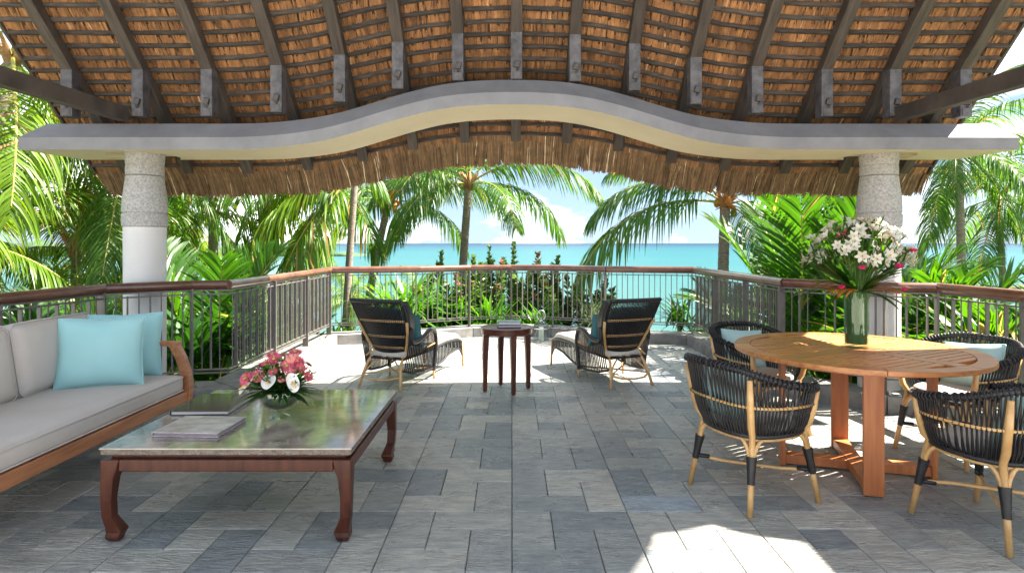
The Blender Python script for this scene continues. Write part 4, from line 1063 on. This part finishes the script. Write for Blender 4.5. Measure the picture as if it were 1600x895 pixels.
def seamat():
    m = bpy.data.materials.new('sea_water'); m.use_nodes = True; t = m.node_tree; N = t.nodes; L = t.links; b = N['Principled BSDF']
    ge = N.new('ShaderNodeNewGeometry'); sp = N.new('ShaderNodeSeparateXYZ'); L.new(ge.outputs['Position'], sp.inputs[0])
    n = N.new('ShaderNodeTexNoise'); n.inputs['Scale'].default_value = 1; n.inputs['Detail'].default_value = 4
    mp_ = N.new('ShaderNodeMapping'); mp_.inputs['Scale'].default_value = (.004, .016, 1); L.new(ge.outputs['Position'], mp_.inputs[0]); L.new(mp_.outputs[0], n.inputs['Vector'])
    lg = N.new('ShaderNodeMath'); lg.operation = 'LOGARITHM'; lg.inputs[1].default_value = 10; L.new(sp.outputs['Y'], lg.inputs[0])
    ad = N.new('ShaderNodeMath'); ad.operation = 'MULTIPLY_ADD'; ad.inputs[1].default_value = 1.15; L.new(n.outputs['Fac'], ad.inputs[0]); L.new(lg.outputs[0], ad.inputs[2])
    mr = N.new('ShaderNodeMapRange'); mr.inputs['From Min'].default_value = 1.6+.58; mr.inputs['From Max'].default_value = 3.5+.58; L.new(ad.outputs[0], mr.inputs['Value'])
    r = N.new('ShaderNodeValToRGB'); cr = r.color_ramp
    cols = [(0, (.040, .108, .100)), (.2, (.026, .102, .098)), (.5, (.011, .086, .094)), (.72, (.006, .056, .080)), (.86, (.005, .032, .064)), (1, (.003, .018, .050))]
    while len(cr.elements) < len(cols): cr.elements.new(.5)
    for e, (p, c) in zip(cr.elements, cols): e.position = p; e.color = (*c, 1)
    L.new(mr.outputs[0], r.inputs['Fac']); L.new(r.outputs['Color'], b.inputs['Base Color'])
    b.inputs['Roughness'].default_value = .35; b.inputs['Specular IOR Level'].default_value = .05
    w1 = N.new('ShaderNodeTexNoise'); w1.inputs['Scale'].default_value = 1; w1.inputs['Detail'].default_value = 7
    m2 = N.new('ShaderNodeMapping'); m2.inputs['Scale'].default_value = (.35, 1.1, 1); L.new(ge.outputs['Position'], m2.inputs[0]); L.new(m2.outputs[0], w1.inputs['Vector'])
    bp = N.new('ShaderNodeBump'); bp.inputs['Strength'].default_value = .5; bp.inputs['Distance'].default_value = .25; L.new(w1.outputs['Fac'], bp.inputs['Height']); L.new(bp.outputs[0], b.inputs['Normal'])
    return m
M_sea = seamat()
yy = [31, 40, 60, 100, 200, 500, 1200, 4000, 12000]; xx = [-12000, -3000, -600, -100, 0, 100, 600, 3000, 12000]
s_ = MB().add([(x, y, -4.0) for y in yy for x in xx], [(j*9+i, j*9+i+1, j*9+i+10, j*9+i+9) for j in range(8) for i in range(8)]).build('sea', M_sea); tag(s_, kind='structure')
M_hill = mat('headland_trees', (.03, .07, .03), .9, (.07, .13, .05), scale=.3, bump=1, bscale=1.5)
hv = []; 
for i in range(60):
    x = -300+i*4.0; h_ = 5.5*math.sin(PI*i/59)**.5*(1+.25*math.sin(i*1.1)+.2*math.sin(i*2.9)) if 0 < i < 59 else 0
    hv.append((x, h_))
rgs = [[(x, 255, -4.05), (x, 258, -4.05+h_*.8), (x, 266, -4.05+h_), (x, 285, -4.05)] for x, h_ in hv]
tag(MB().loft(rgs).build('headland', M_hill, smooth=True), kind='structure')
# ------------------------------------------------------------------ fronds
def frond_arrays(L_, e0, droop, nl, lmax, lw, hang=1.0, fwd=.45, side_w=1.0, seed=0, k=5, vlift=0.0, droop_pow=1.2, start=.16, split=1.0):
    r = np.random.default_rng(seed)
    T = 24; t = np.linspace(0, 1, T); ang = e0-droop*t**droop_pow
    ds = L_/(T-1); X = np.concatenate([[0], np.cumsum(np.cos(ang[:-1])*ds)]); Z = np.concatenate([[0], np.cumsum(np.sin(ang[:-1])*ds)])
    wob = .06*L_*np.sin(t*2.2+seed)*t*r.uniform(-1, 1)
    rach = np.stack([X, wob, Z], 1)
    S = []; rn = []
    for s in (-1, 1):
        tl = np.linspace(start, .995, nl)+r.normal(0, .003, nl); tl = np.clip(tl, 0, 1)
        bx_ = np.interp(tl, t, X); bz_ = np.interp(tl, t, Z); by_ = np.interp(tl, t, wob); aa = np.interp(tl, t, ang)
        tang = np.stack([np.cos(aa), 0*aa, np.sin(aa)], 1); nor = np.stack([-np.sin(aa), 0*aa, np.cos(aa)], 1)
        fw = fwd+(tl**2)*.8
        side = np.zeros((nl, 3)); side[:, 1] = s
        d = side*side_w+tang*fw[:, None]+nor*(vlift+r.normal(0, .10, nl))[:, None]+r.normal(0, .05, (nl, 3))
        d /= np.linalg.norm(d, axis=1)[:, None]
        prof = np.clip(np.sin(PI*(.10+.84*((tl-start)/(1-start))))**.55, .15, 1)
        ll = lmax*prof*r.uniform(.88, 1.08, nl)
        P0 = np.stack([bx_, by_, bz_], 1); hg = hang*r.uniform(.7, 1.3, nl)
        wd = tang+r.normal(0, .25, (nl, 3)); wd /= np.linalg.norm(wd, axis=1)[:, None]
        seg = np.zeros((nl, k, 2, 3)); p = P0.copy()
        for j in range(k):
            q = j/(k-1); dj = d+np.array([0, 0, -1])*(hg*q*1.5)[:, None]; dj /= np.linalg.norm(dj, axis=1)[:, None]
            ww = lw*(math.sin(PI*(.22+.78*q))**.7 if j < k-1 else .08)
            wj = wd-dj*np.sum(wd*dj, 1)[:, None]; wj /= np.maximum(np.linalg.norm(wj, axis=1)[:, None], .2)
            seg[:, j, 0] = p-wj*ww; seg[:, j, 1] = p+wj*ww
            p = p+dj*(ll/(k-1))[:, None]
        rv = np.clip(r.normal(.36, .13, nl)+.12*(1-tl), 0, .72); rv[r.random(nl) < .045] = 1.15
        S.append(seg); rn.append(rv)
    return np.concatenate(S), np.concatenate(rn), rach
frond_lib = {}
def frond_kind(key, m, **kw):
    S, rn, rach = frond_arrays(**kw)
    n = len(rach); rad = [kw['L_']*.0075*(1-.85*i/(n-1))+.002 for i in range(n)]
    mb = MB().tube([Vector(p) for p in rach[::2]], rad[::2], 5)
    # rib and leaflets in one mesh
    V = np.array([tuple(v) for v in mb.v]); 
    me = strips('frond', S, m, rnd=rn, mesh_only=True)
    me2 = bpy.data.meshes.new('rib'); me2.from_pydata(mb.v, [], mb.f); me2.materials.append(M_rachis)
    frond_lib[key] = (me, me2)
def put_frond(key, parent, loc, rz, scale=1.0, tilt=(0, 0)):
    me, me2 = frond_lib[key]
    o = link('frond', me, parent, loc); o.rotation_euler = (tilt[0], tilt[1], rz); o.scale = (scale,)*3
    r_ = link('rib', me2, o)
    return o
elev = [(78, 70), (55, 85), (32, 92), (8, 85), (-18, 62), (-45, 38)]
for ci, m in (('g', M_leafA), ('y', M_leafY)):
    for k, (e, dr) in enumerate(elev):
        frond_kind((ci, k), m, L_=3.0, e0=R(e), droop=R(dr), nl=84, lmax=1.0, lw=.0140, hang=1.25+.15*k, k=6, seed=k*3+(1 if ci == 'y' else 0), fwd=.5)
trunk_cache = {}
def coconut_palm(label, crown, bx_, D, L_=3.0, col='g', nf=20, rad=.10, nuts=False, seed=0, el=None, cluster=None, azs=None, group='coconut palms beyond the terrace', by_=None, fr=None):
    r = random.Random(seed); by_ = by_ if by_ is not None else D
    z0 = gz(bx_, by_)-.15
    t = thing('palm_tree', label, 'palm tree', (bx_, by_, z0), 0, group)
    top = Vector((crown.x-bx_, crown.y-by_, crown.z-z0)); n = 46
    pts = []; rr_ = []
    for i in range(n+1):
        s = i/n; p = Vector((top.x*s**1.5, top.y*s**1.5, top.z*s)); pts.append(p); rr_.append(rad*(1.45-.45*min(1, s*4))*(1+.05*(i % 2))*(1-.22*s))
    MB().tube(pts, rr_, 10).build('trunk', M_trunk, t, smooth='auto')
    # crown shaft / husk fibres
    mb = MB()
    for k in range(10):
        a = 2*PI*k/10+r.random(); d = Vector((math.cos(a), math.sin(a), 1.2)); mb.tube([top+Vector((0, 0, -.15))+d*.03, top+d*.11, top+d*.22+Vector((0, 0, .05))], [.045, .04, .018], 6)
    mb.build('husk', M_husk, t, smooth=True)
    for (a, kk, sc0) in (fr or []): put_frond((col, kk), t, top+Vector((0, 0, .05)), a, L_/3.0*sc0, (r.uniform(-.05, .05), r.uniform(-.05, .05)))
    for k in range(nf):
        a = (azs[k % len(azs)] if azs else k*2.39996)+r.uniform(-.25, .25)
        kk = (el[k % len(el)] if el else min(5, int(6*(k+.5)/nf)))
        put_frond((col, kk), t, top+Vector((0, 0, .05)), a, L_/3.0*r.uniform(.88, 1.1), (r.uniform(-.12, .12), r.uniform(-.1, .1)))
    if nuts:
        for k in range(nuts):
            a = k*2.4; d = Vector((math.cos(a), math.sin(a), 0)); q = top+d*r.uniform(.14, .24)+Vector((0, 0, r.uniform(-.2, .12)))
            MB().lathe([(.01, -.09), (.05, -.06), (.07, 0), (.05, .06), (.012, .10)], 8).build('coconut', M_nut, t, smooth=True, loc=q)
        for k in range(34):
            a = r.uniform(-3, 0); d = Vector((math.cos(a)*.6, math.sin(a)*1.0, r.uniform(-.3, 1.3))); 
            MB().tube([top, top+d*.18, top+d*.36+Vector((0, 0, -.02))], [.012, .016, .006], 4).build('flower_stalk', M_nut, t)
    return t
G1 = [(0.1, 2, 1.12), (3.1, 3, .95), (2.8, 1, 1.0), (.5, 3, .8), (-2.6, 3, .85), (1.5, 1, 1), (3.6, 4, .9), (.6, 1, .9), (2.2, 2, .9), (3.3, 2, 1.0), (1.2, 0, .8)]
G2 = [(-.15, 2, 1.08), (.35, 3, .9), (-.9, 3, .75), (3.3, 4, 1.0), (2.7, 2, 1.0), (1.5, 1, .9), (-1.7, 1, .8), (.1, 1, 1.0), (3.0, 3, .8), (.9, 0, .8), (-2.2, 2, .8), (4.0, 3, .8)]
G3 = [(3.2, 2, 1.0), (3.35, 3, 1.25), (0, 2, .95), (.3, 3, .85), (1.5, 1, .9), (2.6, 1, .9), (-.6, 1, .9), (-1.3, 4, .7), (4.2, 0, .8), (-.2, 4, .7)]
coconut_palm('slender leaning palm with an orange fruit cluster left of the sea view', pt(607, 318, 15), pt(562, 0, 15).x, 15, 3.2, 'g', 0, .105, nuts=9, seed=1, fr=G1)
coconut_palm('tall palm with drooping fronds rising behind the middle railing, left of the open sky', pt(732, 292, 14), pt(716, 0, 14).x, 14, 3.1, 'g', 0, .105, seed=5, fr=G2)
coconut_palm('palm whose fronds reach left over the sea from under the right roof edge', pt(1133, 322, 12), pt(1126, 0, 12).x, 12, 3.0, 'g', 0, .125, nuts=3, seed=9, fr=G3)
coconut_palm('dark palm trunk standing just left of the right-hand column', pt(1204, 120, 11.5), pt(1207, 0, 11.5).x, 11.5, 2.8, 'g', 12, .10, seed=12)
coconut_palm('upright palm right of the right-hand column with its crown at beam height', pt(1497, 236, 12), pt(1506, 0, 12).x, 12, 2.2, 'g', 14, .085, seed=14)
coconut_palm('palm at the far right with spreading fronds above the handrail', pt(1560, 312, 13.5), pt(1572, 0, 13.5).x, 13.5, 2.3, 'g', 14, .075, seed=20)
coconut_palm('pale palm trunk left of the thicker one behind the green thicket', pt(333, 190, 14), pt(333, 0, 14).x, 14, 2.8, 'g', 9, .115, seed=24)
coconut_palm('thick ringed palm trunk standing left of the hanging frond', pt(416, 225, 11.5), pt(408, 0, 11.5).x, 11.5, 3.0, 'g', 9, .105, seed=31, el=[1, 2, 3, 4, 2, 3])
coconut_palm('distant palm with short trunk just above the left handrail', pt(489, 395, 24), pt(487, 0, 24).x, 24, 2.0, 'g', 11, .11, seed=33)
coconut_palm('palm hanging one big yellow-green frond down from the left eave', pt(556, 268, 10.5), pt(590, 0, 19).x*.0+pt(640, 0, 10.5).x*0-2.9, 10.5, 2.9, 'y', 6, .07, seed=36, el=[4, 5, 3], azs=[3.3, 3.9, 2.8])
coconut_palm('bright palm at the far left edge beside the sofa', pt(20, 95, 8.5), pt(-70, 0, 8.5).x, 8.5, 2.9, 'y', 13, .12, seed=40)
coconut_palm('green palm left of the left-hand column with fronds under the beam', pt(196, 240, 9.5), pt(225, 0, 10.5).x, 10.5, 2.4, 'g', 12, .10, seed=43, by_=10.5)
coconut_palm('yellow-green palm between the left edge and the left-hand column', pt(120, 395, 10), pt(120, 0, 10).x, 10, 2.3, 'y', 15, .10, seed=46)
coconut_palm('large yellow palm just behind the left-hand column', pt(225, 395, 13), pt(225, 0, 13).x, 13, 2.4, 'y', 14, .10, seed=49)
coconut_palm('palm low at the far left edge beyond the handrail', pt(-60, 380, 8), pt(-60, 0, 8).x, 8, 2.2, 'y', 12, .10, seed=52)
coconut_palm('background palm with bright crown left of the pale trunk', pt(285, 330, 15), pt(285, 0, 15).x, 15, 2.4, 'y', 12, .10, seed=55)
coconut_palm('small yellow palm seen through the railing left of the left lounge chair', pt(548, 470, 20), pt(548, 0, 20).x, 20, 1.5, 'y', 16, .07, seed=58)
coconut_palm('small yellow palm seen through the railing behind the left lounge chair', pt(652, 462, 17), pt(652, 0, 17).x, 17, 1.1, 'y', 14, .06, seed=61)
# ------------------------------------------------------------------ areca / young palms (broad leaflets rising from the ground)
for k, (e, dr, L_) in enumerate(((86, 40, 2.6), (72, 70, 2.5), (55, 85, 2.3), (35, 80, 2.0))):
    frond_kind(('a', k), M_leafB, L_=L_, e0=R(e), droop=R(dr), nl=40, lmax=.62, lw=.021, hang=.35, seed=50+k, fwd=.8, vlift=.35, start=.30, droop_pow=1.6)
def areca(label, x, y, ztop, n, seed, spread=.35, sc_=1.0):
    r = random.Random(seed); z0 = ztop-2.25*sc_; g0 = gz(x, y)
    if g0 < z0: z0 = max(g0-.1, z0-.6)
    t = thing('areca_palm', label, 'plant', (x, y, g0-.1), 0, 'feathery palms behind the railing')
    dz = z0-(g0-.1)
    mb = MB()
    for k in range(7):
        a = k*2.4; p = Vector((math.cos(a)*.16, math.sin(a)*.16, 0)); mb.tube([p, p*.9+Vector((0, 0, dz*.5)), p*1.1+Vector((0, 0, dz+.25))], [.04, .033, .026], 7)
    mb.build('stem', M_stem, t, smooth=True)
    for k in range(n):
        a = k*2.39996+r.uniform(-.3, .3); q = k/n
        kk = min(3, int(q*4.2)); inw = -math.cos(a)*(1 if x > 0 else -1)
        if abs(x) < 6 and ((kk >= 2 and inw > .1) or (kk == 1 and inw > .75)): continue
        put_frond(('a', kk), t, (math.cos(a)*.15, math.sin(a)*.15, dz+r.uniform(-.1, .25)), a, sc_*r.uniform(.85, 1.12), (r.uniform(-.1, .1), r.uniform(-.1, .1)))
    return t
def ar_at(label, px, py, D, n, seed, sc_=1.0): p = pt(px, py, D); areca(label, p.x, D, p.z, n, seed, sc_=sc_)
ar_at('bright feathery palm right of the left-hand column behind the handrail', 322, 372, 8.0, 30, 1, .95)
ar_at('feathery palm just left of the left-hand column', 205, 430, 7.4, 20, 2, .8)
ar_at('low dark-green feathery palm behind the near left railing panels', 425, 475, 8.2, 18, 3, .65)
ar_at('feathery palm beyond the railing at the left edge', 60, 455, 6.4, 20, 4, .75)
ar_at('small feathery palm where the right handrail meets the far corner', 1150, 385, 11.0, 18, 5, .7)
ar_at('tall bright feathery palm left of the flower bouquet', 1262, 305, 7.6, 34, 6, 1.0)
ar_at('feathery palm directly behind the flower bouquet', 1330, 350, 7.0, 24, 7, .9)
ar_at('feathery palm right of the right-hand column', 1440, 350, 6.6, 28, 8, .9)
ar_at('feathery palm at the right edge behind the handrail', 1545, 385, 6.2, 28, 9, .9)
ar_at('low feathery palm behind the right railing posts', 1245, 450, 9.4, 14, 10, .55)
ar_at('feathery palm outside the frame edge on the right', 1640, 400, 5.6, 18, 11, .9)
# ------------------------------------------------------------------ croton-like leafy shrubs, columns of whorled leaves
def leafblade(L_, w_, n=4):
    return None
def shrub(label, x, y, ztop, seed, hgt=1.5, wid=.11, lean=0.0):
    r = np.random.default_rng(seed); zb = ztop-hgt; g0 = gz(x, y)
    t = thing('leafy_shrub', label, 'shrub', (x, y, g0-.05), 0, 'upright leafy shrubs behind the middle railing'); b = zb-(g0-.05)
    mb = MB().tube([(0, 0, 0), (lean*.2, 0, b), (lean, 0, b+hgt)], [.03, .02, .006], 6)
    SS = []; RR = []
    brs = [(0, 0, 0, hgt)]
    for k in range(6):
        a = r.uniform(0, 2*PI); q0 = r.uniform(.1, .5); brs.append((math.cos(a)*wid*r.uniform(.6, 1.25), math.sin(a)*wid*.9, q0*hgt, hgt*r.uniform(.42, .62)*(1-q0*.35)))
    for (ox, oy, z0_, hb) in brs:
        n = int(95*hb/1.0); q = np.sort(r.uniform(0, 1, n)); a = np.arange(n)*2.4+r.uniform(0, 6)
        zz = b+z0_+hb*q; cx = lean*(zz-b)/hgt+ox*np.clip(q*2.5, 0, 1); cy = oy*np.clip(q*2.5, 0, 1)
        mb.tube([(lean*z0_/hgt, 0, b+z0_), (float(cx[n//2]), oy, b+z0_+hb*.5), (float(cx[-1]), oy, b+z0_+hb)], [.010, .008, .004], 5)
        up = .45+.9*q; d = np.stack([np.cos(a), np.sin(a), up], 1)+r.normal(0, .22, (n, 3)); d /= np.linalg.norm(d, axis=1)[:, None]
        L_ = .225*(1-.52*q)*r.uniform(.7, 1.2, n); sd_ = np.stack([-np.sin(a), np.cos(a), 0*a], 1)
        S = np.zeros((n, 4, 2, 3)); p = np.stack([cx, cy, zz], 1)
        for j_, (s_, w_) in enumerate(((0, .25), (.4, 1), (.75, .8), (1, .08))):
            pp = p+d*(L_*s_)[:, None]+np.array([0, 0, -1])*(L_*.2*s_*s_)[:, None]; ww = .036*w_
            S[:, j_, 0] = pp-sd_*ww; S[:, j_, 1] = pp+sd_*ww
        SS.append(S); RR.append(np.clip(.15+.45*r.random(n)+.4*(q > .88), 0, 1))
    mb.build('stem', M_trunk, t)
    strips('foliage', np.concatenate(SS), M_leafC, t, np.concatenate(RR), kind='stuff')
def _w(w_): return w_*1.55
tops = [(735, 400, 11.4, 1.3, .12, 'leftmost'), (690, 395, 13.2, 1.7, .2, ''), (764, 386, 12.0, 1.9, .17, ''), (806, 382, 11.6, 1.9, .17, ''), (838, 396, 11.8, 1.8, .14, ''), (866, 402, 11.3, 1.8, .13, ''),
        (782, 410, 11.0, 1.7, .15, ''), (752, 412, 10.8, 1.6, .14, ''), (891, 430, 11.0, 1.4, .12, ''), (822, 425, 10.7, 1.5, .13, ''), (850, 440, 10.6, 1.4, .12, ''), (927, 430, 11.0, 1.2, .15, ''), (905, 458, 10.8, 1.0, .12, ''), (716, 430, 11.0, 1.4, .12, '')]
desc = ['thin shrub spire beside the drooping palm trunk', 'broad pale shrub spire behind the palm fronds', 'tall shrub spire left of the tallest one', 'tallest shrub spire, rising above the handrail at its middle', 'shrub spire just right of the tallest one', 'red-tipped shrub spire farthest right above the handrail',
        'shrub below the tallest spires, behind the side table', 'shrub below handrail height left of the side table', 'shrub below the handrail right of the lantern', 'shrub below the handrail right above the lantern', 'low shrub just right of the lantern handle', 'shrub leaning right beside the right lounge chair', 'low shrub next to the leaning one by the right lounge chair', 'shrub right of the palm trunk below handrail height']
for i, (px, py, D, h_, w_, _) in enumerate(tops):
    p = pt(px, py, D); shrub(desc[i], p.x, D, p.z, 100+i, h_, _w(w_), .25 if i == 11 else random.uniform(-.08, .08))
# ------------------------------------------------------------------ strap-leaved plants and ground cover
def strap_arrays(cx, cy, cz, n, L_, w_, r, spread=.1, droop=1.1):
    a = r.uniform(0, 2*PI, n); e = r.uniform(.5, 2.4, n); d = np.stack([np.cos(a), np.sin(a), e], 1); d /= np.linalg.norm(d, axis=1)[:, None]
    sd_ = np.stack([-np.sin(a), np.cos(a), 0*a], 1); k = 6; S = np.zeros((n, k, 2, 3))
    p = np.stack([cx+r.normal(0, spread, n), cy+r.normal(0, spread, n), cz+0*a], 1); LL = L_*r.uniform(.7, 1.15, n); dr = droop*r.uniform(.6, 1.4, n)
    for j in range(k):
        q = j/(k-1); ww = w_*(math.sin(PI*(.2+.78*q))**.8 if j < k-1 else .05)
        S[:, j, 0] = p-sd_*ww; S[:, j, 1] = p+sd_*ww
        dj = d+np.array([0, 0, -1])*(dr*q)[:, None]; dj /= np.linalg.norm(dj, axis=1)[:, None]; p = p+dj*(LL/(k-1))[:, None]
    return S
r5 = np.random.default_rng(5)
def strap_plant(label, px, py, D, L_, n, m, w_=.03, cat='plant', droop=1.1):
    p = pt(px, py, D); z0 = p.z-L_*.5; g0 = gz(p.x, D)-.03
    t = thing('strap_leaf_plant', label, cat, (p.x, D, g0), 0, 'strap-leaved plants behind the railing')
    S = strap_arrays(0, 0, max(0, z0-g0), n, L_, w_, r5, droop=droop)
    strips('foliage', S, m, t, kind='stuff')
    MB().tube([(0, 0, 0), (0, 0, max(.1, z0-g0)+.05)], [.06, .04], 7).build('stem', M_stem, t)
for (lb, px, py, D, L_, n, m, w_) in (
    ('glossy strap-leaved plant behind the left lounge chair back', 625, 455, 10.4, 1.3, 130, M_leafS, .032),
    ('glossy strap-leaved plant left of the shrub spires', 668, 470, 10.7, 1.25, 130, M_leafS, .034),
    ('dark strap-leaved plant at the foot of the drooping palm trunk', 712, 468, 10.9, 1.2, 130, M_leafS, .03),
    ('low strap-leaved plant behind the side table', 770, 480, 10.3, .7, 90, M_leafS, .024),
    ('low strap-leaved plant behind the lantern', 838, 488, 10.1, .6, 80, M_leafS, .02),
    ('pale spiky grass-like plant between the lantern and the right lounge chair', 930, 474, 10.3, .75, 110, M_leafP, .011),
    ('bright fan-leaved plant behind the right lounge chair back', 1062, 470, 9.9, .8, 60, M_leafB, .018),
    ('bright low plant at the far right corner of the railing', 1100, 500, 9.6, .6, 60, M_leafB, .018),
    ('leafy strap plant at the far left corner of the railing', 530, 510, 9.9, .5, 50, M_leafB, .02),
    ('dark strap-leaved plant behind the left side railing', 360, 500, 7.4, .8, 80, M_leafG, .03),
    ('strap-leaved plant beyond the left side railing near its far end', 436, 505, 9.0, .7, 70, M_leafG, .028),
    ('strap-leaved plant under the feathery palm behind the sofa arm', 290, 500, 6.6, .9, 80, M_leafG, .03),
    ('strap-leaved plant behind the right side railing near its far end', 1190, 505, 8.8, .7, 70, M_leafB, .028),
    ('strap-leaved plant behind the right column base', 1400, 500, 6.4, .9, 80, M_leafB, .03),
    ('strap-leaved plant behind the right railing at the frame edge', 1540, 500, 5.4, .8, 80, M_leafB, .03),
    ('strap-leaved plant behind the left railing at the frame edge', 40, 500, 5.4, .8, 80, M_leafG, .03)):
    strap_plant(lb, px, py, D, L_, n, m, w_)
# dense low growth in the beds
A_ = []
def bed(n, x0, x1, y0, y1, L_, zoff=0.0):
    for _ in range(n):
        x = random.uniform(x0, x1); y = random.uniform(y0, y1)
        if any((abs(x) < 2.95 and y < 9.0+(.75-abs(x)*.25), abs(x) < 3.95 and y < 5.9)): continue
        A_.append(strap_arrays(x, y, gz(x, y)+zoff, 9, L_*random.uniform(.7, 1.3), .02, r5, .12))
bed(420, -4.5, 4.5, 9.9, 12.5, .85); bed(260, -5, 5, 12.5, 17, .9); bed(420, -7.5, -2.9, 3.0, 10, 1.1); bed(420, 2.9, 7.5, 4, 10, 1.1); bed(300, -16, -5, 9, 20, 1.3); bed(300, 5, 16, 8, 20, 1.3)
S = np.concatenate(A_); gc = strips('ground_cover', S, M_leafG, None, kind='stuff')
gc['label'] = 'dense low green foliage filling the planting beds round the terrace'; gc['category'] = 'ground cover'
print('objects', len(C.objects), 'tris ~', sum(len(o.data.polygons) for o in C.objects if o.type == 'MESH')*2)
